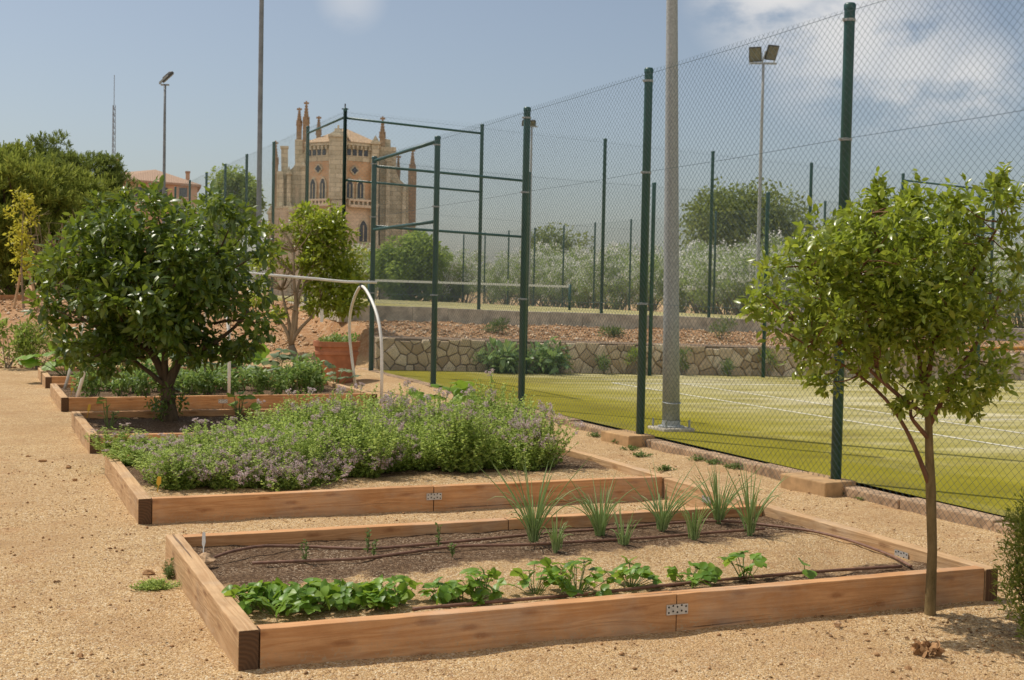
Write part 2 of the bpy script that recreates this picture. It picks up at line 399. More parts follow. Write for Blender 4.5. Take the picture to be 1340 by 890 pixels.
M['oregano_fl'] = leafmat('oregano_bloom', [(.42,.29,.24), (.56,.43,.45), (.68,.55,.59), (.46,.34,.26), (.76,.69,.68)], .8, .1, .3, (.7,.6,.62))
M['straw'] = leafmat('strawberry_leaf', [(.10,.21,.022), (.15,.29,.032), (.22,.37,.045), (.32,.44,.07)], .42, .4, .38, (.48,.64,.06), 6)
M['chive'] = leafmat('chive_blade', [(.26,.38,.14), (.38,.5,.2), (.5,.6,.28)], .4, .4, .4, (.6,.7,.3))
M['squash'] = leafmat('squash_leaf', [(.14,.26,.025), (.2,.34,.035), (.26,.4,.05)], .5, .35, .35, (.42,.6,.06))
M['grey_leaf'] = leafmat('silvery_leaf', [(.13,.19,.1), (.2,.27,.15), (.3,.36,.23)], .5, .35, .3, (.35,.45,.2))
M['bean'] = leafmat('bean_leaf', [(.11,.2,.035), (.17,.28,.06), (.25,.36,.09), (.34,.43,.15)], .5, .35, .34, (.45,.6,.12))
M['pine'] = leafmat('pine_needles', [(.14,.185,.03), (.20,.25,.04), (.27,.32,.05), (.36,.38,.075)], .7, .2, .4, (.42,.47,.09), .45)
M['pine_dk'] = leafmat('dark_pine_needles', [(.11,.155,.035), (.155,.21,.045), (.21,.27,.06)], .7, .2, .36, (.34,.4,.09), .5)
M['oleander'] = leafmat('oleander_leaf', [(.22,.30,.085), (.29,.38,.115), (.37,.45,.16)], .6, .25, .42, (.52,.62,.2), .4)
M['white_fl'] = leafmat('white_bloom', [(.78,.76,.7), (.84,.82,.77), (.88,.87,.82)], .8, .1, .3, (.85,.85,.8))
M['far'] = leafmat('distant_leaf', [(.15,.20,.06), (.20,.255,.075), (.26,.30,.1)], .75, .2, .4, (.4,.46,.13), .3)
M['far_lt'] = leafmat('pale_green_leaf', [(.19,.28,.055), (.25,.35,.07), (.33,.42,.09)], .7, .2, .4, (.5,.6,.12), .3)
M['yellow'] = leafmat('yellow_green_leaf', [(.36,.37,.03), (.5,.48,.045), (.6,.55,.06)], .5, .3, .45, (.8,.74,.1))
M['shrub'] = leafmat('shrub_leaf', [(.13,.2,.035), (.19,.27,.05), (.26,.34,.065)], .6, .2, .42, (.45,.52,.08), 1.5)
M['fig'] = leafmat('fig_leaf', [(.16,.27,.08), (.24,.36,.12), (.36,.46,.22)], .3, .7, .3, (.45,.6,.15))
M['thuja'] = leafmat('conifer_scale', [(.13,.18,.03), (.2,.26,.04), (.29,.33,.055), (.4,.38,.09)], .6, .25, .38, (.4,.45,.08), 3)
M['weed'] = leafmat('weed_leaf', [(.1,.15,.04), (.15,.21,.06), (.22,.27,.1)], .6, .2, .3, (.3,.4,.1))

# ------------------------------------------------------------------ the setting
def axis(*segs):
    a = []
    for s0, s1, n in segs: a += list(np.linspace(s0, s1, n, endpoint=False))
    return np.array(a+[segs[-1][1]])
xs = axis((-900, -120, 6), (-120, -12, 18), (-12, -3, 30), (-3, 6.70, 110), (6.70, 6.76, 1), (6.76, 8, 8), (8, 36, 90), (36, 150, 14), (150, 900, 6))
ys = axis((-60, 1, 14), (1, 13, 130), (13, 23.4, 60), (23.4, 23.6, 2), (23.6, 23.7, 1), (23.7, 26.7, 30), (26.7, 26.8, 1), (26.8, 36, 46), (36, 150, 22), (150, 1200, 8))
X, Y = np.meshgrid(xs, ys); Z = gz(X, Y)
V = np.stack([X.ravel(), Y.ravel(), Z.ravel()], 1); nx = len(xs)
i = (np.arange(len(ys)-1)[:, None]*nx+np.arange(nx-1)).ravel()
g = npmesh('ground', V, np.stack([i, i+1, i+nx+1, i+nx], 1), M['ground'], smooth=True); g['kind'] = 'structure'

def sheet(name, x0, x1, y0, y1, zf, mat, nx=20, ny=20, kind='structure'):
    X, Y = np.meshgrid(np.linspace(x0, x1, nx), np.linspace(y0, y1, ny)); Z = zf(X)
    i = (np.arange(ny-1)[:, None]*nx+np.arange(nx-1)).ravel()
    o = npmesh(name, np.stack([X.ravel(), Y.ravel(), Z.ravel()], 1), np.stack([i, i+1, i+nx+1, i+nx], 1), mat)
    o['kind'] = kind; return o
sheet('tennis_court', 6.81, 34, -6, 23.46, lambda x: ZC(x)-.03, M['turf'])
sheet('upper_tennis_court', 7.42, 28, 26.93, 78, lambda x: ZU(x)+.012, M['turf'])
mb = MB()
def court_line(x0, x1, y0, y1, zf):
    v = [(x0, y0, zf(x0)), (x1, y0, zf(x1)), (x1, y1, zf(x1)), (x0, y1, zf(x0))]; mb.add(v, [(0,1,2,3)])
zl = lambda x: float(ZC(x)-.024)
court_line(10.56, 10.62, 2, 20.6, zl); court_line(10.623, 26, 20.54, 20.62, zl); court_line(12.0, 12.06, 4, 20.535, zl); court_line(12.063, 24, 14.0, 14.05, zl); court_line(16.4, 16.45, 14.053, 20.535, zl)
o = mb.build('court_lines', M['line'], org=np.zeros(3)); o['kind'] = 'structure'
mb = MB(); zu = lambda x: float(ZU(x)+.018)
court_line(11.9, 11.98, 28.5, 50, zu); court_line(11.983, 18.5, 28.42, 28.49, zu)
o = mb.build('upper_court_lines', M['line'], org=np.zeros(3)); o['kind'] = 'structure'

# kerb of the lower court under the fence
mb = MB(); y = 1.0
while y < 23.2:
    l = min(1.0, 23.3-y)
    jx = rnd.uniform(-.012, .012); jz = rnd.uniform(-.012, .01)
    mb.box((6.63+jx, y+.004, -.1), (6.80+jx, y+l-.004, .105+jz+.06*float(sst(12, 22, y)))); y += l
tag(mb.build('court_kerb', M['kerbstone'], org=np.array([6.66, 1, 0]), bevel=.012), 'low sandy kerb of blocks along the foot of the near tall green fence', 'kerb')

# stone retaining wall
def m_wallstone():
    t = NT('wall_stones'); g_ = t.n('ShaderNodeNewGeometry'); w = t.coord((1,1,1), 'World')
    c = t.ramp(g_.outputs['Random Per Island'], [(0, (.40,.285,.17)), (.35, (.54,.41,.26)), (.7, (.66,.52,.345)), (1, (.76,.64,.46))])
    n = t.noise(w, 8, 6, .7); c = t.mixc(t.mr(n, .45, .75, 0, .5), c, (.27,.19,.12))
    return t.fin(t.pbsdf(c, .95, t.bump(n, .8, .03), 0, .1))
M['wallstone'] = m_wallstone()
M['wallmortar'] = simple('earthy_mortar', (.2,.14,.09), .98, var=.3, vs=6, bumpst=.5)
rg = np.random.default_rng(33); seeds = []
for cx in np.arange(7.0, 30.2, .225):
    for q_, cz in enumerate((.06, .23, .40, .56)): seeds.append((cx+rg.uniform(-.09, .09)+.11*(q_ % 2), cz+rg.uniform(-.06, .06)))
seeds = np.array(seeds); seeds = seeds+rg.normal(0, .025, seeds.shape); seeds = seeds[rg.random(len(seeds)) > .13]; mb = MB()
for i_, sd_ in enumerate(seeds):
    tp_ = .615+.04*math.sin(sd_[0]*5.1)*math.sin(sd_[0]*2.3); poly = [(sd_[0]-.45, -.06), (sd_[0]+.45, -.06), (sd_[0]+.45, tp_), (sd_[0]-.45, tp_)]
    poly = [(max(7.05, min(30, a_)), b_+(.012*math.sin(a_*9) if b_ > .5 else 0)) for a_, b_ in poly]
    for k in np.where((np.abs(seeds-sd_).max(1) < .9))[0]:
        if k == i_: continue
        d_ = seeds[k]-sd_; m_ = (seeds[k]+sd_)/2; new = []
        for a_, b_ in zip(poly, poly[1:]+poly[:1]):
            da, db = np.dot(np.array(a_)-m_, d_), np.dot(np.array(b_)-m_, d_)
            if da <= 0: new.append(a_)
            if da*db < 0: q = da/(da-db); new.append((a_[0]+(b_[0]-a_[0])*q, a_[1]+(b_[1]-a_[1])*q))
        poly = new
        if len(poly) < 3: break
    if len(poly) < 3: continue
    P = np.array(poly); c_ = P.mean(0); rr_ = np.abs(P-c_).max()
    fr = lambda sc: c_+(P-c_)*sc
    gap = max(.5, 1-.012/max(rr_, .03)); pr_ = rg.uniform(.02, .055); tilt = rg.normal(0, .05, 2)
    def ring(sc, dep): Q = fr(sc); return [(q[0], 23.5-dep*(1 if dep < .004 else 1)-((q-c_)@tilt if dep > .005 else 0), float(ZC(q[0]))-.05+q[1]+.0) for q in Q]
    n = len(P); V = ring(gap, -.03)+ring(gap, pr_*.35)+ring(gap*.88, pr_*.85)+ring(gap*.55, pr_)
    f = [(a*n+k, a*n+(k+1) % n, (a+1)*n+(k+1) % n, (a+1)*n+k) for a in range(3) for k in range(n)]+[tuple(3*n+k for k in range(n))]
    mb.add(V, f)
stones = mb
wroot = thing('retaining_wall', (7.05, 23.5, 0.), 'low rubble stone retaining wall along the far side of the lower court', 'wall')
stones.build('stones', M['wallstone'], wroot)
mb = MB(); nxw = 60; xw = np.linspace(7.05, 30, nxw); top = ZC(xw)+.575
V = [np.stack([xw, np.full(nxw, 23.51), ZC(xw)-.15], 1), np.stack([xw, np.full(nxw, 23.51), top], 1), np.stack([xw, np.full(nxw, 23.86), top+.03], 1), np.stack([xw, np.full(nxw, 23.87), ZC(xw)-.15], 1)]
fq = [(r_*nxw+i, r_*nxw+i+1, (r_+1)*nxw+i+1, (r_+1)*nxw+i) for r_ in range(3) for i in range(nxw-1)]+[tuple(r_*nxw for r_ in range(4)), tuple(r_*nxw+nxw-1 for r_ in range(4))[::-1]]
mb.add(np.concatenate(V), fq); mb.build('core', M['wallmortar'], wroot)
mb = MB()
for k in range(26):
    x0 = 7.2+k*.82; jz = rnd.uniform(-.01, .01)
    mb.obox((x0+.41, 26.8, float(ZU(x0+.41))-.17+jz), (.408, 0, -.0082), (0, .1+rnd.uniform(-.006, .006), 0), (0, 0, .19))
for k in range(28):
    y0 = 26.92+k*.82; mb.obox((7.3, y0+.41, 1.1+rnd.uniform(-.01, .01)), (.1, 0, 0), (0, .406, 0), (0, 0, .17))
tag(mb.build('court_curb_wall', M['concrete'], org=np.array([7.2, 26.8, 1.]), bevel=.01), 'long grey concrete curb under the fence of the upper court', 'curb')

# ------------------------------------------------------------------ fences
def wires(o, a, L, z0, z1, w=.075, h=.068, r=.0017, slope=0., jit=.0012, seed=1, off=(0,0,0)):
    """chain link: two families of slanted wires between the heights z0 and z1, along the unit vector a from o"""
    rg = np.random.default_rng(seed); H = z1-z0; a = np.asarray(a, float); n_ = np.array([-a[1], a[0], 0])
    Vs = []
    for fam, sg in ((0, 1), (1, -1)):
        s0 = np.arange(-H*w/h, L+H*w/h, w)+rg.normal(0, jit, len(np.arange(-H*w/h, L+H*w/h, w)))
        k = w/h*sg
        t0 = np.zeros(len(s0)); t1 = np.full(len(s0), H)
        # s = s0 + k*t within [0, L]
        lo = np.where(k > 0, (0-s0)/k, (L-s0)/k); hi = np.where(k > 0, (L-s0)/k, (0-s0)/k)
        t0 = np.maximum(t0, lo); t1 = np.minimum(t1, hi); ok = t1-t0 > .02
        s0, t0, t1 = s0[ok], t0[ok], t1[ok]
        d = a*k+np.array([0, 0, 1.]); d /= np.linalg.norm(d); e = np.cross(d, n_)
        N = 4                                # a few stations so the mesh bellies slightly
        fr = np.linspace(0, 1, N)
        T = t0[:, None]+(t1-t0)[:, None]*fr
        Sx = s0[:, None]+k*T
        P = np.asarray(o)+a*Sx[..., None]+np.array([0, 0, 1.])*(z0+T+slope*Sx)[..., None]
        P = P+n_*(sg*.0016+.012*np.sin(Sx*2.1+T*1.3))[..., None]
        ring = np.stack([P+r*(math.cos(q)*n_+math.sin(q)*e) for q in (0, 2.094, 4.189)], 2)   # (K,N,3,3)
        Vs.append(ring)
    ring = np.concatenate(Vs); K, N = ring.shape[:2]
    V = ring.reshape(-1, 3); b = (np.arange(K)*N*3)[:, None]
    q = []
    for i in range(N-1):
        for j in range(3): q.append([i*3+j, i*3+(j+1) % 3, (i+1)*3+(j+1) % 3, (i+1)*3+j])
    return V, (b[:, :, None]+np.array(q)[None]).reshape(-1, 4)
def fence(root, pts, zb, zt, rp, mesh=(.074, .067, .0013), rail_bays=(), wire_h=(), drop=0., seed=3, wm='wire'):
    """pts: post positions; zb, zt: functions of the point giving foot and top height"""
    org = np.array(root.location)
    for p in pts:
        x, y = p; b, t = zb(x, y), zt(x, y)
        mb = MB(); mb.tube([(x, y, b-.08), (x, y, t-.012), (x, y, t)], [rp, rp, rp*.97], 14)
        po = mb.build('post', M['green_metal'], root, smooth=False)
        for pl in po.data.polygons: pl.use_smooth = abs(pl.normal.z) < .5
        mb = MB(); mb.lathe([(rp*1.1, -.03), (rp*1.12, .006), (rp*.9, .022), (0.001, .026)], (x, y, t), 14); mb.build('cap', M['green_metal'], po, org=org, smooth=True)
    if drop:
        for (x, y), po in zip(pts, [c_ for c_ in root.children if c_.name.startswith('post')]):
            for fh in (.36, .72, .97):
                z_ = zb(x, y)+(zt(x, y)-zb(x, y))*fh; mb = MB(); mb.lathe([(rp*1.0, -.012), (rp*1.13, -.011), (rp*1.13, .011), (rp*1.0, .012)], (x, y, z_), 14); mb.obox((x-rp*1.3, y, z_), (.012, 0, 0), (0, .006, 0), (0, 0, .011)); mb.build('clamp', M['galv'], po, org=org)
    for k in range(len(pts)-1):
        p, q = np.array([*pts[k], 0.]), np.array([*pts[k+1], 0.]); a = q-p; L = np.linalg.norm(a); a /= L
        b0, b1, t0, t1 = zb(*pts[k]), zb(*pts[k+1]), zt(*pts[k]), zt(*pts[k+1])
        nrm_ = np.array([-a[1], a[0], 0]); oo = p+nrm_*(rp+.006)
        V, Fq = wires(oo, a, L, b0-drop, t0-.03, mesh[0], mesh[1], mesh[2], (b1-b0)/L, seed=seed+k)
        npmesh('chain_link_mesh', V, Fq, M[wm], root, org=org)
        mb = MB()
        for fh in wire_h:
            za, zc = b0+(t0-b0)*fh, b1+(t1-b1)*fh
            c0 = oo+np.array([0, 0, za]); c1 = oo+a*L+np.array([0, 0, zc]); mid = (c0+c1)/2+np.array([0, 0, -.012*(fh > .2)])
            mb = MB(); mb.tube([c0, mid, c1], mesh[2]*1.5, 5); mb.build('tension_wire', M['wire'], root)
        for (kk, fhs) in rail_bays:
            if kk == k:
                for fh in fhs:
                    c0 = p+np.array([0, 0, b0+(t0-b0)*fh]); c1 = q+np.array([0, 0, b1+(t1-b1)*fh])
                    mb = MB(); mb.tube([c0+a*rp, c1-a*rp], rp*.62, 10); mb.build('rail', M['rail'], root, smooth=True)
XF = 6.66
ny_ = [2.03, 5.43, 8.84, 12.26, 15.53, 19.03, 22.43]
npts = [(XF, y) for y in ny_]
nb = lambda x, y: .14+.06*float(sst(12, 22, y)); ntp = lambda x, y: 4.05-.0045*(y-8.84)
root = thing('chain_link_fence', (XF, 2.03, 0), 'tall green chain-link fence running beside the raised beds, nearest of the fences', 'fence')
fence(root, npts, nb, ntp, .045, rail_bays=((5, (.985, .66)),), wire_h=(.985, .72, .36), drop=.125)
for y in ny_[:4]:
    mb = MB(); mb.obox((XF-.085, y+.13, .055), (.165, .012, 0), (-.02, .29, 0), (0, 0, .085))
    mb.build('footing', M['footing'], root, bevel=.012)
bp = [(XF, 22.43)]+[(float(aty(px, py, 22.9)[0]), 22.9) for px, py in ((692, 228), (856, 243), (1005, 260), (1140, 275))]
bp += [(bp[-1][0]+3.1, 22.9), (bp[-1][0]+6.2, 22.9)]
root = thing('chain_link_fence', (XF, 22.43, 0), 'green chain-link fence standing right in front of the low stone retaining wall', 'fence')
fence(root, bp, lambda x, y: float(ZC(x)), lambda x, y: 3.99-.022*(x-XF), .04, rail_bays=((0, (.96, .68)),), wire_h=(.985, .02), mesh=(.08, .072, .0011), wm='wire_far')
UYs = [26.8, 30.1, 33.8, 37.4, 40.8, 44.3, 47.9, 51.5]
root = thing('chain_link_fence', (7.3, 26.8, 1.2), 'green chain-link fence along the left side of the upper court, before the gothic house', 'fence')
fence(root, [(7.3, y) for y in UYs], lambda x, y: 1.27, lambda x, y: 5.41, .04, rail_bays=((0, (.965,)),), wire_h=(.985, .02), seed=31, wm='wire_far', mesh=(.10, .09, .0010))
ux = [7.3]+[float(aty(px, py, 26.8)[0]) for px, py in ((631, 165), (792, 183), (933, 200), (1062, 215), (1182, 228))]
ux += [ux[-1]+3, ux[-1]+6]
root = thing('chain_link_fence', (10.4, 26.8, 1.2), 'green chain-link fence on the concrete curb above the stone wall', 'fence')
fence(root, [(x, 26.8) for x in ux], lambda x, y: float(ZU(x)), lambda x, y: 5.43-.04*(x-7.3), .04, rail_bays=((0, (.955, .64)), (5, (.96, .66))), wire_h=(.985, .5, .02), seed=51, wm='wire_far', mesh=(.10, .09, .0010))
ry = [26.8, 30.6, 34.4, 38.24, 41.9, 45.55, 49.2, 52.89, 56.61, 60.2, 63.9, 67.55, 71.2, 74.8]
root = thing('chain_link_fence', (28, 34.4, .85), 'distant green chain-link fence in front of the white oleander hedge', 'fence')
fence(root, [(28, y) for y in ry[1:]], lambda x, y: .86, lambda x, y: 5.05, .045, mesh=(.12, .11, .0017), wire_h=(.985, .66, .02), seed=71, wm='wire_far')
# net of the upper court
root = thing('tennis_net', (14.6, 38, 1.1), 'tennis net with a white top tape on the upper court', 'net')
V, Fq = wires(np.array([11.2, 38, 0]), (1, 0, 0), 6.7, 1.2, 1.86, .07, .07, .003, -.007, seed=5)
npmesh('netting', V, Fq, M['wire'], root, org=np.array(root.location))
mb = MB(); mb.obox((14.55, 37.99, 1.86), (3.33, 0, -.03), (0, .008, 0), (0, 0, .035)); mb.build('top_tape', M['netcloth'], root)
for x in (11.18, 17.93):
    mb = MB(); mb.tube([(x, 38, 1.0), (x, 38, 1.91)], .045, 10); mb.build('post', M['green_metal'], root, smooth=True)

# ------------------------------------------------------------------ lamp poles and mast
def floodlight(parent, c, face, w=.5, h=.42, d=.16, org=None):
    c = np.asarray(c, float); n = nrm(face); ex = nrm(np.cross(n, (0, 0, 1))); ey = np.cross(ex, n)
    mb = MB(); o = np.array(parent.location)
    V = [c+n*t+ex*(sx*w/2*k)+ey*(sy*h/2*k) for t, k in ((0, 1.), (-d*.5, .96), (-d, .6)) for sx, sy in ((-1,-1),(1,-1),(1,1),(-1,1))]
    f = [(0,1,2,3)]+[(i*4+j, (i+1)*4+j, (i+1)*4+(j+1) % 4, i*4+(j+1) % 4) for i in range(2) for j in range(4)]+[(11,10,9,8)]
    mb.add(V, f); fo = mb.build('floodlight', M['lampbox'], parent, bevel=.01)
    mb = MB(); mb.obox(c+n*.006, ex*w*.43, ey*h*.43, n*.008); mb.build('lens', M['lampglass'], fo, org=o)
    mb = MB()
    for s_ in (-1, 1): mb.obox(c-n*d*.5+ex*s_*(w/2+.012)-ey*h*.35, ex*.006, ey*h*.4, n*.03)
    mb.build('bracket', M['galv'], fo, org=o)
def lamp(base, top, r0, r1, label, mat, lights=(), arm=None):
    root = thing('floodlight_pole', base, label, 'lamp post'); b, t = np.array(base), np.array(top)
    mb = MB(); mb.tube([b+(t-b)*q for q in np.linspace(0, 1, 8)], np.linspace(r0, r1, 8), 16); mb.build('pole', mat, root, smooth=True)
    if arm is not None:
        mb = MB(); mb.obox(t+np.array([0, 0, -.03]), np.array(arm)*1., (0, 0, .03), (.03*-arm[1]/np.linalg.norm(arm), .03*arm[0]/np.linalg.norm(arm), 0)); mb.build('cross_arm', M['galv'], root)
    for (c, fc, w, h) in lights: floodlight(root, t+np.array(c), fc, w, h)
    return root
b = at(878, 561, .12); t9 = b+np.array([-.19, .08, 9.2])
root = lamp(b, t9, .101, .03, 'thick galvanised steel pole on bolts just behind the near fence', M['galv'])
mb = MB(); mb.obox(b+np.array([.0, 0, -.02]), (.2, 0, 0), (0, .2, 0), (0, 0, .04)); mb.build('concrete_base', M['concrete'], root, bevel=.015)
mb = MB(); mb.lathe([(.15, .02), (.15, .035), (.108, .04), (.103, .10)], b, 20); mb.build('base_flange', M['galv'], root)
for sx, sy in ((-1,-1),(1,-1),(1,1),(-1,1)):
    mb = MB(); mb.tube([b+np.array([sx*.15, sy*.15, .0]), b+np.array([sx*.15, sy*.15, .11])], .012, 8); mb.build('anchor_bolt', M['galv'], root)
mb = MB(); mb.tube([b+np.array([.1*math.cos(q), .1*math.sin(q), .3+.01*math.sin(q)])*np.array([1.03,1.03,1]) for q in np.linspace(0, 6.28, 18)], .006, 6); mb.build('strap', M['plate'], root)
b = atd(990, 410, 44); b[2] = .8; t = atd(994.5, 84, 44); rr = RT*np.array([1, 1, 0])
lamp(b, (b[0], b[1], t[2]), .075, .045, 'slim grey pole with twin square floodlights rising behind the upper court fence', M['galv'],
     [(rr*-.28+np.array([0, 0, .26]), nrm(-FW*.8+rr*-.25+np.array([0, 0, -.5])), .42, .52), (rr*.29+np.array([0, 0, .33]), nrm(-FW*.8+rr*.3+np.array([0, 0, -.5])), .42, .52)], arm=rr*.45)
b = atd(691, 400, 66); b[2] = .8; t = atd(692.5, 166, 66)
lamp(b, (b[0], b[1], t[2]), .08, .05, 'far grey pole with a single floodlight, almost hidden behind a near fence post', M['galv'],
     [(rr*-.15+np.array([0, 0, .12]), nrm(-FW*.6+np.array([0, 0, -.8])), .7, .4)], arm=rr*.3)
b = atd(214.5, 255, 50); b[2] = 1.1; t = atd(219, 111, 50)
lamp(b, (b[0], b[1], t[2]), .075, .045, 'slim pole with a dark floodlight tilted to the right in front of the pinkish house', M['darkgalv'],
     [(rr*.14+np.array([0, 0, .24]), nrm(rr*.72+FW*.2+np.array([0, 0, -.75])), .3, .55)], arm=rr*.16)
b = aty(338.5, 300, 36.2); b[2] = 1.1; t = b+np.array([0, 0, 11.])
lamp(b, t, .075, .062, 'tall dark grey pole reaching above the photo, left of the gothic house', M['darkgalv'])
# radio mast far away
b = atd(148.5, 230, 300); root = thing('radio_mast', (b[0], b[1], 0), 'very thin lattice radio mast against the sky, left of the pinkish house', 'mast')
mb = MB(); tz = atd(148.5, 138, 300)[2]; legs = [np.array([math.cos(q), math.sin(q), 0])*.42 for q in (0.3, 2.4, 4.5)]; bb = np.array([b[0], b[1], 0.])
for l in legs: mb.tube([bb+l*1.4, bb+l*.75+np.array([0, 0, tz])], .075, 5)
for k in range(30):
    z = tz*k/30; sc = 1.4-.65*k/30
    for j in range(3): mb.tube([bb+legs[j]*sc+np.array([0, 0, z]), bb+legs[(j+1) % 3]*sc+np.array([0, 0, z+tz/30])], .035, 4)
mb.build('lattice', M['darkgalv'], root)
mb = MB(); z2 = atd(148.5, 99, 300)[2]; mb.tube([bb+np.array([0, 0, tz]), bb+np.array([0, 0, z2])], .07, 6); mb.build('antenna', M['darkgalv'], root)

# ------------------------------------------------------------------ buildings
def m_masonry(name, a, b, mortar, bw, bh, sc=1., soft=.5):
    t = NT(name); v = t.coord((1,1,1), 'Object')
    sx = t.n('ShaderNodeSeparateXYZ', {'Vector': v})
    w = t.n('ShaderNodeCombineXYZ', {0: t.math('ADD', sx.outputs[0], t.math('MULTIPLY', sx.outputs[1], .73)), 1: sx.outputs[2], 2: 0.}).outputs[0]
    br = t.n('ShaderNodeTexBrick', {'Vector': w, 'Color1': a, 'Color2': b, 'Mortar': mortar, 'Scale': sc, 'Mortar Size': .02, 'Brick Width': bw, 'Row Height': bh})
    n = t.noise(v, .9, 6, .7); n2 = t.noise(v, 5, 4, .7)
    c = t.mixc(t.mr(n, .45, .75, 0, soft), br.outputs['Color'], tuple(q*.5 for q in a))
    c = t.mixc(t.mr(n2, .5, .75, 0, .3), c, tuple(min(1, q*1.4) for q in b))
    return t.fin(t.pbsdf(c, .95, t.bump(n2, .4, .03), 0, .1))
M['ashlar'] = m_masonry('old_ashlar', (.50,.445,.31), (.68,.61,.45), (.33,.28,.19), .9, .42, 1., .6)
M['pinn'] = m_masonry('weathered_brown_stone', (.34,.24,.15), (.44,.32,.21), (.28,.2,.13), .5, .3)
M['brickred'] = m_masonry('orange_brick', (.60,.36,.2), (.68,.45,.27), (.58,.47,.32), .45, .16)
M['pinkwall'] = m_masonry('pale_pink_wall', (.64,.53,.39), (.72,.60,.45), (.54,.44,.32), .8, .35, 1., .3)
M['plaster'] = simple('salmon_plaster', (.50,.33,.225), .95, var=.12, vs=1.2, bumpst=0)
def m_tiles(name, a, b, sc):
    t = NT(name); v = t.coord((1,1,1), 'Object')
    wv = t.n('ShaderNodeTexWave', {'Vector': v, 'Scale': sc, 'Distortion': 1.5}, bands_direction='X')
    n = t.noise(v, 3.5, 5, .75)
    c = t.ramp(n, [(.25, a), (.5, tuple((p+q)/2 for p, q in zip(a, b))), (.72, b)])
    return t.fin(t.pbsdf(c, .95, t.bump(t.math('ADD', wv.outputs['Fac'], n), .6, .06), 0, .1))
M['tiles'] = m_tiles('old_roof_tiles', (.3,.2,.12), (.6,.45,.3), 2.2)
M['tiles_b'] = m_tiles('brown_roof_tiles', (.34,.23,.165), (.46,.33,.24), 1.6)
M['window'] = simple('dark_window', (.06,.068,.08), .2, 0, .5, .2, 2, 0)
M['slit'] = simple('pale_window_reveal', (.6,.5,.35), .8)
M['iron'] = simple('wrought_iron', (.04,.04,.04), .6)

GD = 120.; gb = atd(450, 400, GD); ga = math.atan2(ray(450, 376)[0], ray(450, 376)[1]); gsc = F/GD
goth = thing('gothic_house', (gb[0], gb[1], .8), 'neo-gothic stone and brick tower house with many pinnacles behind the fences', 'building', rz=-ga)
goth['_o'] = (0., 0., 0.)
def bl(px, py):
    return (px-450-.0203*(376.4-py))/gsc, .85+(376.4+.0203*(px-450)-py)/gsc
EX, EZ, EN = (1,0,0), (0,0,1), (0,-1,0)
def gslab(name, poly, v0, v1, mat, parent=goth):    # outline in photo px, between local depths v0 (front) and v1 (back)
    mb = MB(); mb.prism([bl(*p) for p in poly], (0,0,0), EX, EZ, (0,1,0), v0, v1); return mb.build(name, mat, parent)
def pinnacle(px, py_top, py_base, hw_px, v, shaft_to=None, shw=None):
    u, zt = bl(px, py_top); u0, zb = bl(px, py_base); u = u0; hw = hw_px/gsc; mb = MB(); H = zt-zb
    mb.lathe([(hw*1.12, 0), (hw*1.12, .04*H), (hw*.9, .06*H)], (u, v, zb), 8)
    for a_ in range(4):                                      # little gables round the foot of the spire
        th = a_*math.pi/2; d_ = np.array([math.cos(th), math.sin(th), 0]); e_ = np.array([-d_[1], d_[0], 0]); c_ = np.array([u, v, zb])
        mb.prism([(-hw*.8, 0), (hw*.8, 0), (0, H*.3)], c_, e_, EZ, d_, hw*.3, hw*.98)
    sp0 = zb+.05*H
    mb.lathe([(hw*.9, 0), (hw*.16, H*.80)], (u, v, sp0), 8)
    for k in range(6):                                       # crockets up the edges
        q = (k+.6)/6.3; r_ = hw*.9*(1-q)+hw*.16*q; z = sp0+H*.80*q
        for j in range(4):
            th = j*math.pi/2+math.pi/4; mb.obox((u+(r_+.03)*math.cos(th), v+(r_+.03)*math.sin(th), z), (.065, 0, 0), (0, .065, 0), (0, 0, .06))
    zc = zt-H*.16
    mb.box((u-.075, v-.075, zc-.35), (u+.075, v+.075, zt)); mb.box((u-.24, v-.073, zc+H*.02), (u+.24, v+.073, zc+H*.02+.17))
    if shaft_to is not None:
        z0 = bl(px, shaft_to)[1]; w = (shw or hw_px)/gsc; mb.box((u-w, v-w, z0), (u+w, v+w, zb))
    return mb.build('pinnacle', M['pinn'], goth)
# polygonal tower: plan points (u, v)
PL, PC, PR = (-3.75, 2.7), (-.42, 0.), (3.05, 1.75)
ze = bl(450, 186)[1]; zbal = bl(470, 266)[1]
def tower_prism(z0, z1, grow, mat, name, parent=goth):
    mb = MB(); pl = [PL, PC, PR, (3.05, 8), (-3.75, 8)]; cx, cy_ = -.3, 4.5
    P = [(cx+(a-cx)*grow, cy_+(b_-cy_)*grow) for a, b_ in pl]
    mb.prism(P, (0,0,0), (1,0,0), (0,1,0), (0,0,1), z0, z1); return mb.build(name, mat, parent)
tower_prism(-1, zbal, 1.0, M['pinkwall'], 'base_wall'); tower_prism(zbal+.002, ze-1.75, .985, M['brickred'], 'brick_wall')
tower_prism(ze-1.748, ze-.3, 1.0, M['ashlar'], 'frieze'); tower_prism(ze-.298, ze, 1.05, M['ashlar'], 'cornice'); tower_prism(zbal-.15, zbal+.12, 1.035, M['ashlar'], 'string_course')
mb = MB(); ap = np.array([bl(452, 161)[0], 4.6, bl(452, 161)[1]]); pl = [PL, PC, PR, (3.05, 8), (-3.75, 8)]
P = [np.array([-.3+(a+.3)*1.07, 4.5+(b_-4.5)*1.07, ze+.004]) for a, b_ in pl]
mb.add(np.array(P+[ap]), [(i_, (i_+1) % 5, 5) for i_ in range(5)]+[(4,3,2,1,0)]); mb.build('roof', M['tiles'], goth)
def onface(A, B, u):
    t_ = (u-A[0])/(B[0]-A[0]); p = np.array([u, A[1]+(B[1]-A[1])*t_, 0.]); e = nrm([B[0]-A[0], B[1]-A[1], 0]); return p, e, np.array([e[1], -e[0], 0])
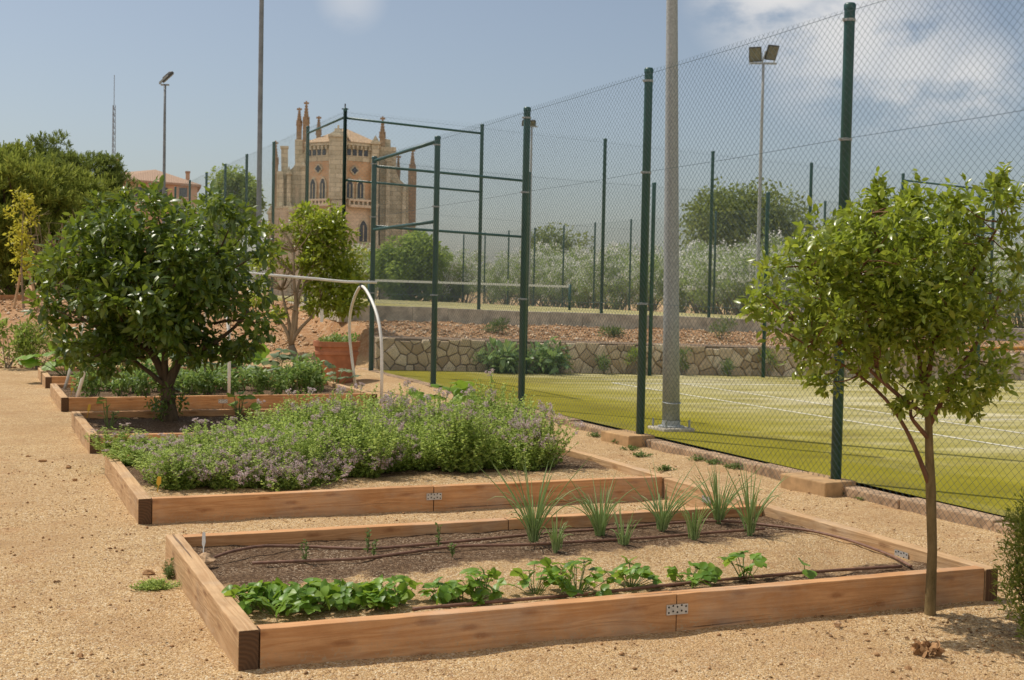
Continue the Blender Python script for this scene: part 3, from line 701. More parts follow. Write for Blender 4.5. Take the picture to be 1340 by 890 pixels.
def arch(w, h, n=6):                                          # pointed outline
    a = [(-w, 0), (w, 0)]; hs = h-1.6*w
    for k in range(n+1): q = k/n; a.append((w*(1-q)**.55 if q < 1 else 0, hs+(h-hs)*q))
    return a+[(-x_, y_) for x_, y_ in a[2:-1][::-1]]
def lancet(A, B, px, py0, py1, hw_px, sc=1.0, fr=True):
    u, z0 = bl(px, py1); z1 = bl(px, py0)[1]; p, e, n = onface(A, B, u); w = hw_px/gsc*1.25
    mb = MB(); mb.prism(arch(w+.16, z1-z0+.28), p+np.array([0, 0, z0-.1]), e, EZ, n, .0, .10); f_ = mb.build('window', M['ashlar'], goth)
    mb = MB(); mb.prism(arch(w, z1-z0), p+np.array([0, 0, z0]), e, EZ, n, .05, .115); mb.build('pane', M['window'], f_, org=np.zeros(3))
    mb = MB(); mb.obox(p+n*.13+np.array([0, 0, (z0+z1)/2-.2]), e*.04, n*.02, (0, 0, (z1-z0)/2-.25)); mb.build('mullion', M['ashlar'], f_, org=np.zeros(3))
for px in (410, 423): lancet(PL, PC, px, 233, 261, 3.2)
for px in (457, 471): lancet(PC, PR, px, 235, 259, 3.4)
lancet(PC, PR, 474.5, 288, 316, 4.6)
for A, B, pxs, py in ((PL, PC, (405.6, 412, 418.5, 425), 198), (PC, PR, (457, 464.5, 472, 479.3), 199.5)):
    for px in pxs:
        u, z = bl(px, py); p, e, n = onface(A, B, u); mb = MB(); mb.obox(p+n*.01+np.array([0, 0, z]), e*.2, n*.03, (0, 0, .3)); mb.build('square_window', M['window'], goth)
    for k in range(9):                                        # corbels under the eaves
        t_ = (k+.5)/9; u = A[0]+(B[0]-A[0])*t_; p, e, n = onface(A, B, u); mb = MB(); mb.obox(p+n*.12+np.array([0, 0, ze-.5]), e*.09, n*.14, (0, 0, .16)); mb.build('corbel', M['ashlar'], goth)
for A, B, px, py in ((PL, PC, 417.6, 220), (PC, PR, 464, 223)):
    u, z = bl(px, py); p, e, n = onface(A, B, u); mb = MB()
    mb.prism([(.42*math.cos(q)*(1+.12*math.cos(4*q)), .42*math.sin(q)*(1+.12*math.cos(4*q))) for q in np.linspace(0, 6.283, 25)[:-1]], p+np.array([0, 0, z]), e, EZ, n, 0, .09); f_ = mb.build('rose_window', M['ashlar'], goth)
    mb = MB(); mb.prism([(.28*math.cos(q)*(1+.2*math.cos(4*q)), .28*math.sin(q)*(1+.2*math.cos(4*q))) for q in np.linspace(0, 6.283, 25)[:-1]], p+np.array([0, 0, z]), e, EZ, n, .05, .12); mb.build('pane', M['window'], f_, org=np.zeros(3))
def balustrade(A, B, u0, u1, z0, z1):
    mb = MB()
    p0, e, n = onface(A, B, u0); p1, _, _ = onface(A, B, u1); mid = (p0+p1)/2+n*.35; L = np.linalg.norm(p1-p0)/2
    mb.obox(mid+np.array([0, 0, z1]), e*L, n*.12, (0, 0, .09)); mb.obox(mid+np.array([0, 0, z0]), e*L, n*.3, (0, 0, .12))
    k = int(L*2/.42)
    for j in range(k+1): mb.obox(p0+(p1-p0)*j/k+n*.35+np.array([0, 0, (z0+z1)/2]), e*.08, n*.08, (0, 0, (z1-z0)/2))
    mb.build('balustrade', M['pinkwall'], goth)
balustrade(PC, PR, .2, 2.7, bl(470, 270)[1], bl(470, 262)[1]); balustrade(PL, PC, -3.2, -1.2, bl(415, 268)[1], bl(415, 261)[1]); balustrade(PC, PR, .3, 3.0, bl(478, 333)[1], bl(478, 321)[1])
# buttresses
def buttress(px0, px1, py_top, py_bot, v0, v1, cap=True):
    (u0, z1), (u1, z0) = bl(px0, py_top), bl(px1, py_bot); u1 = bl(px1, py_top)[0]; mb = MB(); mb.box((u0, v0, z0), (u1, v1, z1)); 
    if cap: mb.box((u0-.1, v0-.1, z1-.25), (u1+.1, v1+.1, z1-.02)); c = (u0+u1)/2; mb.add([(u0, v0, z1), (u1, v0, z1), (u1, v1, z1), (u0, v1, z1), (c, v0+.2, z1+.6), (c, v1-.2, z1+.6)], [(0,1,4), (1,2,5,4), (2,3,5), (3,0,4,5)])
    return mb.build('buttress', M['ashlar'], goth)
buttress(432, 455, 178, 262, -.55, 1.2); buttress(434, 452, 262.3, 400, -.5, 1.2, False); buttress(487, 497, 184, 400, 1.0, 3.0)
mb = MB(); u, z = bl(443.5, 172); mb.box((u-.09, .2, z-.9), (u+.09, .38, z+.5)); mb.box((u-.35, .21, z), (u+.35, .37, z+.2)); mb.build('gable_cross', M['ashlar'], goth)
mb = MB(); u, z = bl(450, 134); z0 = ap[2]; mb.tube([(ap[0], 4.6, z0-.1), (ap[0], 4.6, z+.4)], .06, 6); mb.tube([(ap[0]-.32, 4.6, z-.1), (ap[0]+.32, 4.6, z-.1)], .06, 6); mb.build('iron_cross', M['iron'], goth)
gslab('side_wall', [(497.5, 188), (520, 189), (520, 222), (524, 231), (530, 237), (536, 239), (536, 400), (497.5, 400)], 2.6, 9, M['ashlar'])
gslab('side_wall', [(362, 222), (378, 222), (384, 216), (391, 204), (398, 197), (402, 188), (406, 188), (406, 400), (360, 400)], 3.1, 9, M['ashlar'])
gslab('turret', [(385.5, 178), (406, 178), (406, 218), (385.5, 218)], 4.2, 7.0, M['ashlar'])
gslab('chimney', [(367.5, 190), (376, 190), (376, 223), (367.5, 223)], 3.8, 4.6, M['ashlar']); gslab('chimney_cap', [(366.3, 187.5), (377, 187.5), (377, 190.3), (366.3, 190.3)], 3.7, 4.7, M['ashlar'])
gslab('lower_wall', [(352, 272), (404, 268), (404, 400), (352, 400)], 1.9, 3.08, M['pinkwall'])
gslab('gallery', [(505, 176), (513, 178), (513, 189), (505, 189)], 3.5, 5, M['ashlar'])
gslab('slit_window', [(526.8, 252), (528.6, 252), (528.6, 270), (526.8, 270)], 2.56, 2.62, M['slit'])
gslab('side_window', [(386, 241), (391, 244), (391, 268), (386, 268)], 3.06, 3.12, M['slit'])
for (px0, px1, py0, v0) in ((376, 381, 224, 2.3), (395, 400, 214, 2.6), (352, 358, 276, 1.4), (378, 383, 273, 1.5), (507, 512, 205, 2.0), (528, 533, 246, 2.1)): buttress(px0, px1, py0, 400, v0, v0+1.2)
gslab('string_course', [(498, 222), (536, 244), (536, 246.5), (498, 224.5)], 2.45, 2.62, M['ashlar'])
gslab('string_course', [(360, 270), (404, 266.5), (404, 269), (360, 272.5)], 1.8, 3.1, M['ashlar'])
gslab('side_buttress', [(366, 232), (371, 226), (371, 270), (364, 275)], 2.5, 3.1, M['ashlar'])
pinnacle(360, 181, 212, 4.3, 3.6, 400, 3.6); pinnacle(391, 134, 158, 4.0, 5.0, 218, 3.4); pinnacle(400.5, 126, 156, 4.6, 4.4, 220, 4.2)
pinnacle(416.6, 143, 168, 4.0, 6.0, 186, 3.2); pinnacle(502, 146.5, 175, 4.4, 3.6, 190, 3.6); pinnacle(508.5, 177, 189, 2.4, 4.2, 193, 2.)
pinnacle(523.5, 197, 222, 3.0, 4.4, 232, 2.6); pinnacle(542.5, 188, 218, 4.6, 4.0, 400, 5.4)

HD = 150.; hb = atd(210, 380, HD); ha = math.atan2(ray(210, 376)[0], ray(210, 376)[1])
house = thing('farmhouse', (hb[0], hb[1], 1.), 'salmon coloured house with a low brown tiled roof and two chimneys', 'house', rz=-ha); house['_o'] = (0., 0., 0.)
def hl(px, py): s_ = F/HD; return (px-210-.0203*(371.5-py))/s_, .65+(371.5+.0203*(px-210)-py)/s_
mb = MB(); (ua, za), (ub, zb_) = hl(160, 236), hl(258, 242); mb.prism([(ua, 0), (ub, 0), (ub, zb_), (ua, za)], (0,0,0), EX, EZ, (0,1,0), 0, 12); mb.build('wall', M['plaster'], house)
mb = MB(); q3d = lambda p, v: (hl(*p)[0], v, hl(*p)[1])
V = [q3d((158, 235.5), -.35), q3d((263, 241.6), -.35), q3d((205, 217.5), 5.5), q3d((152, 223), 6.2), q3d((263, 239), 12.3), q3d((150, 230), 12.3)]
V += [(a_, b_, c_-.25) for a_, b_, c_ in V[:2]]+[(a_, b_, c_-.25) for a_, b_, c_ in V[4:6]]
mb.add(V, [(0, 1, 2, 3), (1, 4, 2), (2, 4, 5, 3), (0, 3, 5), (0, 6, 7, 1), (1, 7, 8, 4), (5, 4, 8, 9), (6, 9, 8, 7), (0, 5, 9, 6)]); mb.build('roof', M['tiles_b'], house)
for px, p0, p1, hw in ((157.5, 210, 226, 2.6), (246.5, 224, 238, 2.6)):
    (u, z1), z0 = hl(px, p0), hl(px, p1)[1]; w = hw/(F/HD); mb = MB(); mb.box((u-w, 2, z0-.5), (u+w, 3, z1)); c_ = mb.build('chimney', M['plaster'], house)
    mb = MB(); mb.box((u-w*1.25, 1.9, z1), (u+w*1.25, 3.1, z1+.18)); mb.build('chimney_cap', M['tiles_b'], c_, org=np.zeros(3))
for px in (185, 215, 240):
    (u, z1), z0 = hl(px, 246), hl(px, 258)[1]; mb = MB(); mb.box((u-.45, -.06, z0), (u+.45, .02, z1)); w_ = mb.build('window', M['window'], house)
    mb = MB(); mb.box((u-.6, -.12, z0-.14), (u+.6, -.002, z0-.003)); mb.build('sill', M['pinkwall'], w_, org=np.zeros(3))

# ------------------------------------------------------------------ foliage tools
T_LEAF = (np.array([(0,0,0), (-.2,.3,.06), (0,.33,0), (.2,.3,.06), (-.19,.65,.03), (0,.68,-.03), (.19,.65,.03), (0,1,-.12)]),
          np.array([(0,2,1,1), (0,3,2,2), (1,2,5,4), (2,3,6,5), (4,5,7,7), (5,6,7,7)]))
T_DIA = (np.array([(0,0,0), (-.28,.45,.07), (0,1,-.06), (.28,.45,.07)]), np.array([(0,3,2,1)]))
T_NEED = (np.array([(-.06,0,0), (.06,0,0), (.045,1,0), (-.045,1,0)]), np.array([(0,1,2,3)]))
T_NARROW = (np.array([(0,0,0), (-.12,.45,.03), (0,1,-.08), (.12,.45,.03)]), np.array([(0,3,2,1)]))
def leafset(pos, d, size, T, up=(0,0,1.), upj=.6, rg=rng, wide=1.):
    """oriented copies of the template T: y along d, z near up"""
    n = len(pos); d = d/(np.linalg.norm(d, axis=1)[:, None]+1e-9)
    z = np.asarray(up)+rg.normal(0, upj, (n, 3)); x = np.cross(d, z); x /= np.linalg.norm(x, axis=1)[:, None]+1e-9; z = np.cross(x, d)
    tv, tf = T
    V = pos[:, None, :]+size[:, None, None]*(tv[None, :, 0:1]*x[:, None]*wide+tv[None, :, 1:2]*d[:, None]+tv[None, :, 2:3]*z[:, None])
    return V.reshape(-1, 3), (np.arange(n)[:, None, None]*len(tv)+tf[None]).reshape(-1, tf.shape[1])
def quads(name, VF, mat, parent=None, org=(0,0,0), smooth=False):
    Vs, Fs, n = [], [], 0
    for V, Fq in VF: Vs.append(V); Fs.append(Fq+n); n += len(V)
    V, Fq = np.concatenate(Vs), np.concatenate(Fs)
    me = bpy.data.meshes.new(name)
    tri = (Fq[:, 2] == Fq[:, 3]) if Fq.shape[1] == 4 else np.zeros(len(Fq), bool)
    k = np.where(tri, 3, Fq.shape[1]); st = np.concatenate([[0], np.cumsum(k)[:-1]])
    keep = np.ones(Fq.shape, bool)
    if Fq.shape[1] == 4: keep[tri, 3] = False
    me.vertices.add(len(V)); me.vertices.foreach_set('co', (V-np.asarray(org)).astype(np.float32).ravel())
    li = Fq[keep]
    me.loops.add(len(li)); me.loops.foreach_set('vertex_index', li.astype(np.int32))
    me.polygons.add(len(Fq)); me.polygons.foreach_set('loop_start', st.astype(np.int32))
    me.update(calc_edges=True)
    return link(name, me, mat, parent, np.asarray(org), smooth)
def ball(n, rg, p=.45):
    v = rg.normal(0, 1, (n, 3)); v /= np.linalg.norm(v, axis=1)[:, None]; return v*(rg.random((n, 1))**p)
def clump_leaves(clumps, per, size, T, rg, out=.9, droop=-.15, upj=.7, flat=.8, p=.45):
    Vs = []
    for c, r in clumps:
        n = max(4, int(per*(r/.3)**1.6)) if per > 0 else -per
        b = ball(n, rg, p)*np.array([1, 1, flat]); pos = c+b*r
        d = b*out+rg.normal(0, .55, (n, 3))+np.array([0, 0, droop])
        Vs.append(leafset(pos, d, size*rg.uniform(.45, 1.35, n), T, upj=upj, rg=rg))
    return Vs
def curve(a, b, rg, bend=.12, n=6, sag=0.):
    a, b = np.asarray(a, float), np.asarray(b, float); L = np.linalg.norm(b-a); o1, o2 = rg.normal(0, bend*L, 3), rg.normal(0, bend*L*.5, 3)
    t = np.linspace(0, 1, n)[:, None]
    return a+(b-a)*t+o1*np.sin(t*np.pi)*.6+o2*np.sin(t*2*np.pi)*.5+np.array([0, 0, sag*L])*np.sin(t*np.pi)
def tree(name, base, label, cat, clumps, per, size, T, leaf, bark, fork, r0, group=None, seed=1, limbs=7, trunk_pts=None, tw=.35, **kw):
    """trunk, limbs that reach the clumps, and a crown of single leaves"""
    rg = np.random.default_rng(seed); base = np.asarray(base, float); root = thing(name, base, label, cat, group)
    fork = np.asarray(fork, float)
    mb = MB(); tp = curve(base-np.array([0, 0, .1]), fork, rg, .04, 7) if trunk_pts is None else np.asarray(trunk_pts, float)
    mb.tube(tp, np.linspace(r0*1.15, r0*.8, len(tp)), 10); mb.build('trunk', bark, root, smooth=True)
    idx = list(range(len(clumps))); rg.shuffle(idx); mb = MB(); mains = []
    for j in idx[:limbs]:
        c = clumps[j][0]; P = curve(fork, c, rg, .1, 8, .04); mb.tube(P, np.linspace(r0*.62, r0*.16, 8), 7); mains.append(P)
    allp = np.concatenate(mains) if mains else np.array([fork])
    for j in idx[limbs:]:
        c = clumps[j][0]; q = allp[np.argmin(np.linalg.norm(allp-c, axis=1)+.3*np.abs(allp[:, 2]-c[2]+.2))]
        mb.tube(curve(q, c, rg, .12, 5), np.linspace(r0*.24, r0*.07, 5), 5)
    mb.build('limbs', bark, root, smooth=True)
    quads('crown', clump_leaves(clumps, per, size, T, rg, **kw), leaf, root, org=base)
    return root
def ell(n, c, r, rg, rad, p=.35):
    return [(np.asarray(c)+b*np.asarray(r), rad*rg.uniform(.7, 1.25)) for b in ball(n, rg, p)]

# ------------------------------------------------------------------ distant trees and hedge
def far_tree(px, py_top, py_bot, wpx, D, leaf, label, name='tree', seed=1, group=None, n=26, T=T_DIA, leaf_px=4., per=150, flat=.85):
    s_ = F/D; c = atd(px, (py_top+py_bot)/2, D); h = (py_bot-py_top)/s_; w = wpx/s_; rg = np.random.default_rng(seed)
    base = np.array([c[0], c[1], .9]); rad = w*.2
    cl = ell(int(n*1.6), c, (w*.40, w*.40, h*.38), rg, rad, .4)
    fk = np.array([c[0], c[1], max(1.3, c[2]-h*.38)])
    return tree(name, base, label, 'tree', cl, -int(per*1.25), leaf_px*1.3/s_, T, leaf, M['bark_g'], fk, w*.025, group, seed, 6, flat=flat, p=.35)
far_tree(978, 246, 350, 172, 88, M['far'], 'big rounded grey-green tree beyond the oleander hedge, right of the galvanised pole', seed=3, n=44, per=260, leaf_px=4.5)
far_tree(302, 212, 330, 84, 105, M['far_lt'], 'dense green tree left of the gothic house behind the side fence', seed=4, n=30, per=230)
far_tree(240, 262, 330, 40, 112, M['far'], 'smaller green tree between the pinkish house and the gothic house', seed=5, n=16, per=200)
far_tree(537, 296, 405, 95, 80, M['far_lt'], 'pale green bushy tree right below the gothic house', 'bushy_tree', seed=6, n=30, per=260, leaf_px=4.5)
far_tree(586, 318, 405, 62, 86, M['far_lt'], 'smaller pale green bushy tree at the left end of the oleanders', 'bushy_tree', seed=7, n=18, per=240, leaf_px=4.5)
far_tree(1120, 262, 400, 120, 92, M['far'], 'grey-green tree behind the upper end of the right-hand young tree', seed=9, n=26, per=200)
far_tree(725, 292, 400, 110, 90, M['far'], 'dull olive tree top showing over the white oleanders at mid fence', seed=10, n=22, per=200)
far_tree(470, 300, 400, 60, 85, M['yellow'], 'small yellow-green bush in front of the gothic house', 'bush', seed=12, n=8, per=120)
def oleander_proto(seed):
    rg = np.random.default_rng(seed); root = thing('oleander_bush', (0, 0, 0), 'white flowering oleander bush in the long hedge behind the courts', 'bush', 'oleander bushes in the hedge')
    mb = MB(); cl = ell(34, (0, 0, 1.45), (1.25, 1.25, 1.15), rg, .42, .4)
    for j in range(12): mb.tube(curve((rg.normal(0, .12), rg.normal(0, .12), -.1), cl[j][0], rg, .08, 5), np.linspace(.03, .008, 5), 5)
    mb.build('stems', M['bark_g'], root)
    quads('foliage', clump_leaves(cl, -90, .17, T_NARROW, rg, out=.8, droop=.25, upj=.8), M['oleander'], root)
    fl = []
    for c, r in cl:
        if (c[2] > .9 or rg.random() < .7) and rg.random() < .95:
            b = ball(6, rg, .1); b[:, 2] = np.abs(b[:, 2])*.8; P = c+b*r*1.08
            for p in P:
                k = 10; fl.append(leafset(np.repeat(p[None], k, 0)+rg.normal(0, .06, (k, 3)), rg.normal(0, 1, (k, 3)), rg.uniform(.055, .10, k), T_DIA, rg=rg, wide=1.5))
    quads('flowers', fl, M['white_fl'], root)['kind'] = 'stuff'
    return root
ol = [oleander_proto(s_) for s_ in (1, 2, 3)]; k = 0; rg = np.random.default_rng(77)
spots = [(29.9+rg.uniform(-.4, .6), y) for y in np.arange(27.5, 75, 1.55)]+[(32.6+rg.uniform(-.5, .5), y) for y in np.arange(33, 74, 3.0)]
spots += [(x, 80+rg.uniform(-1, 1)) for x in np.arange(21, 31, 2.3)]
for x, y in spots:
    o = ol[k] if k < 3 else copy_tree(ol[k % 3])
    s_ = rg.uniform(.9, 1.18)*(1.25 if x > 31.5 or y > 78 else 1.0); o.location = (x, y, .62); o.rotation_euler.z = rg.uniform(0, 6.28); o.scale = (s_, s_, s_*rg.uniform(.95, 1.15)); k += 1

# pines on the left
def pine(px, py_top, py_bot, wpx, D, mat, label, seed, n=46, per=150):
    s_ = F/D; c = atd(px, (py_top+py_bot)/2, D); h = (py_bot-py_top)/s_; w = wpx/s_; rg = np.random.default_rng(seed)
    base = np.array([c[0], c[1], float(gz(c[0], c[1]))])
    cl = ell(n, c, (w*.46, w*.42, h*.44), rg, .5, .36)
    root = thing('pine_tree', base, label, 'tree', 'pine trees on the left')
    fk = np.array([c[0], c[1], c[2]-h*.3]); mb = MB(); mb.tube(curve(base-np.array([0, 0, .1]), fk, rg, .04, 6), np.linspace(.16, .1, 6), 9); mb.build('trunk', M['bark'], root, smooth=True)
    mb = MB()
    for cc, r in cl: mb.tube(curve(fk+np.array([0, 0, (cc[2]-fk[2])*.35]), cc, rg, .06, 5), np.linspace(.05, .015, 5), 5)
    mb.build('limbs', M['bark'], root)
    Vs = []
    for cc, r in cl:                                          # each clump holds upright tufts of needles
        k = 34; b = ball(k, rg, .4)*np.array([1, 1, .8]); tp = cc+b*r*1.15
        for p_, bb in zip(tp, b):
            q = per//13; d = np.repeat((bb*.7+np.array([0, 0, .75]))[None], q, 0)+rg.normal(0, .55, (q, 3))
            Vs.append(leafset(np.repeat(p_[None], q, 0)+rg.normal(0, .03, (q, 3)), d, rg.uniform(.13, .26, q), T_NEED, wide=1.4, rg=rg))
    quads('crown', Vs, mat, root, org=base)
pine(15, 178, 400, 190, 38, M['pine'], 'broad bright olive pine tree at the left edge of the photo', 21, 130, 180)
pine(88, 210, 400, 130, 41, M['pine'], 'olive pine tree between the left edge pine and the pinkish house', 22, 95, 180)
pine(120, 188, 330, 100, 55, M['pine_dk'], 'darker pine tree behind the olive ones, close to the pinkish house', 23, 75, 150)
pine(55, 172, 300, 120, 60, M['pine_dk'], 'tall dark pine rising behind the left pines', 24, 85, 150)
pine(-70, 160, 400, 150, 40, M['pine'], 'olive pine tree cut off by the left edge', 25, 70, 130)

# dead brush at the foot of the pines
root = thing('dead_brush', atd(75, 375, 35.), 'pale dry leafless brush under the pines at left', 'brush'); rg = np.random.default_rng(5); mb = MB(); bo = np.array(root.location)
for k in range(80):
    a = rg.uniform(0, 6.28); e = bo+np.array([math.cos(a)*rg.uniform(.2, 1.), math.sin(a)*.8, rg.uniform(.5, 1.9)]); P = curve(bo+rg.normal(0, .15, 3)*[1, 1, 0], e, rg, .1, 5); mb.tube(P, np.linspace(.016, .004, 5), 4)
    for j in range(3): q = P[rg.integers(1, 5)]; mb.tube([q, q+rg.normal(0, .22, 3)+np.array([0, 0, .12])], [.006, .003], 3)
mb.build('twigs', M['twig'], root)

def shrub(name, base, label, cat, h, w, n, per, size, T, leaf, seed, group=None, stems=9, up=.35, flat=1.):
    rg = np.random.default_rng(seed); base = np.asarray(base, float); root = thing(name, base, label, cat, group)
    cl = ell(n, base+np.array([0, 0, h*.55]), (w*.42, w*.42, h*.42), rg, w*.17, .4); mb = MB()
    for j in range(min(stems, n)): mb.tube(curve(base+rg.normal(0, w*.05, 3)*[1, 1, 0]-[0, 0, .03], cl[j][0], rg, .08, 5), np.linspace(.012*max(.4, h), .004, 5), 5)
    mb.build('stems', M['bark_g'], root)
    quads('foliage', clump_leaves(cl, -per, size, T, rg, droop=up, flat=flat), leaf, root, org=base)
    return root
def gp(px, py):                                              # point where the ray meets the terrain
    d = ray(px, py); t = .5
    while t < 200:
        p = np.array([0, 0, CH])+d*t
        if p[2] < gz(p[0], p[1]): return np.array([p[0], p[1], float(gz(p[0], p[1]))])
        t += .04
    return p
shrub('shrub', gp(48, 482), 'green feathery shrub at the foot of the bank, left of the beds', 'shrub', .95, 1.0, 26, 90, .085, T_NARROW, M['shrub'], 31)
shrub('shrub', gp(10, 482), 'yellow-green leafy shrub at the left edge below the bank', 'shrub', 1.0, .8, 14, 26, .12, T_LEAF, M['far_lt'], 32)
shrub('shrub', gp(72, 481), 'thin dry shrub beside the corner of the farthest raised bed', 'shrub', .55, .5, 9, 22, .07, T_NARROW, M['weed'], 33)
b = gp(31, 404); root = thing('staked_sapling', b, 'young yellow-green sapling tied between two wooden stakes at left', 'sapling'); rg = np.random.default_rng(8)
mb = MB(); mb.tube(curve(b, b+np.array([.0, 0, 2.6]), rg, .02, 6), np.linspace(.03, .008, 6), 7); mb.build('trunk', M['twig'], root)
for dx, dy in ((-.14, 0), (.22, -.1)):
    mb = MB(); mb.tube([b+np.array([dx*1.6, dy*2, -.05]), b+np.array([dx*.35, 0, .95])], .03, 6); mb.build('stake', M['wood_y'], root)
cl = [(b+np.array([rg.normal(0, .13), rg.normal(0, .12), z]), .16) for z in np.linspace(.75, 2.65, 22)]
quads('crown', clump_leaves(cl, -42, .1, T_LEAF, rg, droop=.2), M['yellow'], root, org=np.array(b))
b0, b1 = gp(-10, 394), gp(66, 393); mb = MB(); mb.obox((b0+b1)/2+[0, 0, .05], (b1-b0)/2, (0, .04, 0), (0, 0, .09)); tag(mb.build('edging_board', M['wood_x'], org=(b0+b1)/2), 'long timber edging on the bank below the left pines', 'edging')
for (px, py, h, w, sd_) in ((640, 478, .45, .55, 41), (735, 480, .4, .5, 42), (790, 482, .42, .5, 43), (832, 480, .6, .45, 44), (893, 480, .75, .35, 45), (1005, 486, .8, .5, 46), (955, 486, .3, .4, 47)):
    p = at(px, py+4, float(ZC(11))); p = np.array([aty(px, py, 23.2)[0], 23.2, 0]); p[2] = float(ZC(p[0]))-.03
    shrub('weed', p, 'green weed growing at the foot of the low stone wall', 'weed', h, w, 10, 34, .085, T_NARROW, M['weed'] if sd_ % 2 else M['shrub'], sd_, 'weeds along the stone wall')
p = np.array([aty(690, 480, 23.15)[0], 23.15, 0]); p[2] = float(ZC(p[0]))-.03
rg = np.random.default_rng(50); root = thing('fig_bush', p, 'wide fig bush with large glossy leaves against the low stone wall', 'bush')
cl = [(p+np.array([rg.uniform(-.75, .6), rg.uniform(-.35, .2), rg.uniform(.1, .52)]), .2) for _ in range(42)]; mb = MB()
for c, r in cl: mb.tube(curve(p, c, rg, .08, 4), np.linspace(.02, .006, 4), 5)
mb.build('stems', M['bark_g'], root); quads('foliage', clump_leaves(cl, -16, .2, T_LEAF, rg, droop=0., upj=.4), M['fig'], root, org=p)
for (px, py, h, w, lab, sd_) in ((945, 436, .5, .75, 'round green weed on the gravel embankment above the stone wall, right of the galvanised pole', 52), (650, 428, .25, .6, 'low dry weed on the embankment above the fig bush', 53), (1110, 440, .4, .7, 'green weed on the embankment hidden behind the right-hand tree', 54), (800, 430, .18, .5, 'sparse low weed on the embankment between two fence posts', 55)):
    p = np.array([aty(px, py, 25.2)[0], 25.2, 0]); p[2] = float(gz(p[0], p[1])); shrub('weed', p, lab, 'weed', h, w, 12, 40, .085, T_NARROW, M['weed'], sd_)
mb = MB(); P = [(x, 24.1, float(ZC(x))+.68+.02*math.sin(x*3)) for x in np.linspace(19.5, 26, 14)]; mb.tube(P, .045, 8); tag(mb.build('pipe', M['orange'], org=np.array(P[0]), smooth=True), 'orange pipe lying on the embankment at far right', 'pipe')

# ------------------------------------------------------------------ raised beds
BX0, BX1, BH, BT = 1.06, 5.236, .18, .088
def board(parent, a, b, alongx, ends=True):
    mb = MB(); a, b = np.array(a, float), np.array(b, float); j = lambda: rnd.uniform(-.003, .003)
    ax_ = 0 if alongx else 1; L = b[ax_]-a[ax_]; n = max(2, int(L/.12)); V = []; f = []; mi = []; o1, o2, ph = rnd.uniform(-.004, .004), rnd.uniform(-.004, .003), rnd.uniform(0, 6)
    cx = 1-ax_
    for k in range(n+1):                                     # sawn sleepers: slightly bowed, never quite straight
        t = k/n
        for (q, z) in ((a[cx], a[2]), (b[cx], a[2]), (b[cx], b[2]), (a[cx], b[2])):
            p = np.zeros(3); p[ax_] = a[ax_]+L*t; p[cx] = q+o1*math.sin(t*math.pi)+rnd.uniform(-.0012, .0012); p[2] = z+(o2*math.sin(t*math.pi*1.3+ph)+rnd.uniform(-.0018, .0012) if z == b[2] else 0); V.append(p)
    for k in range(n):
        for j_ in range(4): q = (j_+1) % 4; f.append((k*4+j_, k*4+q, (k+1)*4+q, (k+1)*4+j_) if alongx else (k*4+j_, (k+1)*4+j_, (k+1)*4+q, k*4+q)); mi.append(0)
    f += [(0, 3, 2, 1) if alongx else (0, 1, 2, 3), (n*4, n*4+1, n*4+2, n*4+3) if alongx else (n*4, n*4+3, n*4+2, n*4+1)]; mi += [1, 1]
    mb.add(V, f); mb.m = mi
    o = mb.build('board', [M['wood_x' if alongx else 'wood_y'], M['end']], parent, bevel=.005)
    return o
def bracket(parent, c, alongx, w=.12, h=.05, side=1):
    """perforated joining plate"""
    root_o = np.array(parent.location); mb = MB(); c = np.asarray(c, float)
    e = np.array([1., 0, 0]) if alongx else np.array([0, 1., 0]); n = np.array([0, -1., 0]) if alongx else np.array([-1., 0, 0])
    mb.obox(c+n*.0025, e*w/2, n*.0015, (0, 0, h/2)); o = mb.build('joining_plate', M['plate'], parent)
    mb = MB()
    for i_ in range(5):
        for j in (-1, 1): mb.prism([(.0052*math.cos(q), .0052*math.sin(q)) for q in np.linspace(0, 6.28, 7)[:-1]], c+e*(-w*.4+w*.2*i_)+np.array([0, 0, j*h*.27+(.006 if i_ % 2 else 0)]), e, EZ, n, .004, .0052)
    mb.build('hole_discs', M['dark'], o, org=root_o)  # dark discs on the plate, the shade of its holes given as colour
def bed(y0, y1, label, soilmat, joints_f=(3.2,), joints_b=(3.0,), zsoil=.105, x1=BX1, left_splay=0.):
    root = thing('raised_bed', (BX0, y0, 0), label, 'raised bed'); g_ = .003; xs_ = x1-BT
    board(root, (BX0, y0, -.03), (BX0+BT, y1, BH), False); board(root, (xs_, y0, -.03), (x1, y1, BH-.004), False)
    for yy, js, dz in ((y0, joints_f, 0), (y1-BT, joints_b, -.003)):
        e = [BX0+BT+g_, *js, xs_-g_]
        for k in range(len(e)-1): board(root, (e[k]+g_/2, yy+rnd.uniform(0, .006), -.03), (e[k+1]-g_/2, yy+BT-.004, BH+dz+rnd.uniform(-.003, .003)), True)
    for js in joints_f: bracket(root, (js, y0-.001, BH*.58), True)
    nx_, ny2 = 90, 50; X, Y = np.meshgrid(np.linspace(BX0+BT-.02, xs_+.02, nx_), np.linspace(y0+BT-.02, y1-BT+.02, ny2))
    Z = zsoil+.014*wob(X, Y, 4., y0)+.008*wob(X, Y, 11., y0*2)+.005*wob(X, Y, 27., y0*3); i_ = (np.arange(ny2-1)[:, None]*nx_+np.arange(nx_-1)).ravel()
    npmesh('soil', np.stack([X.ravel(), Y.ravel(), Z.ravel()], 1), np.stack([i_, i_+1, i_+nx_+1, i_+nx_], 1), soilmat, root, org=np.array(root.location), smooth=True)
    return root
soil1 = m_soil('bed_soil_banded', [(4., 5.60), (6.55, 8.5)], .7, .12); soil2 = m_soil('bed_soil_bare', [(10.0, 11.4)], .5); soil3 = m_soil('bed_soil', [(12, 30)], .2)
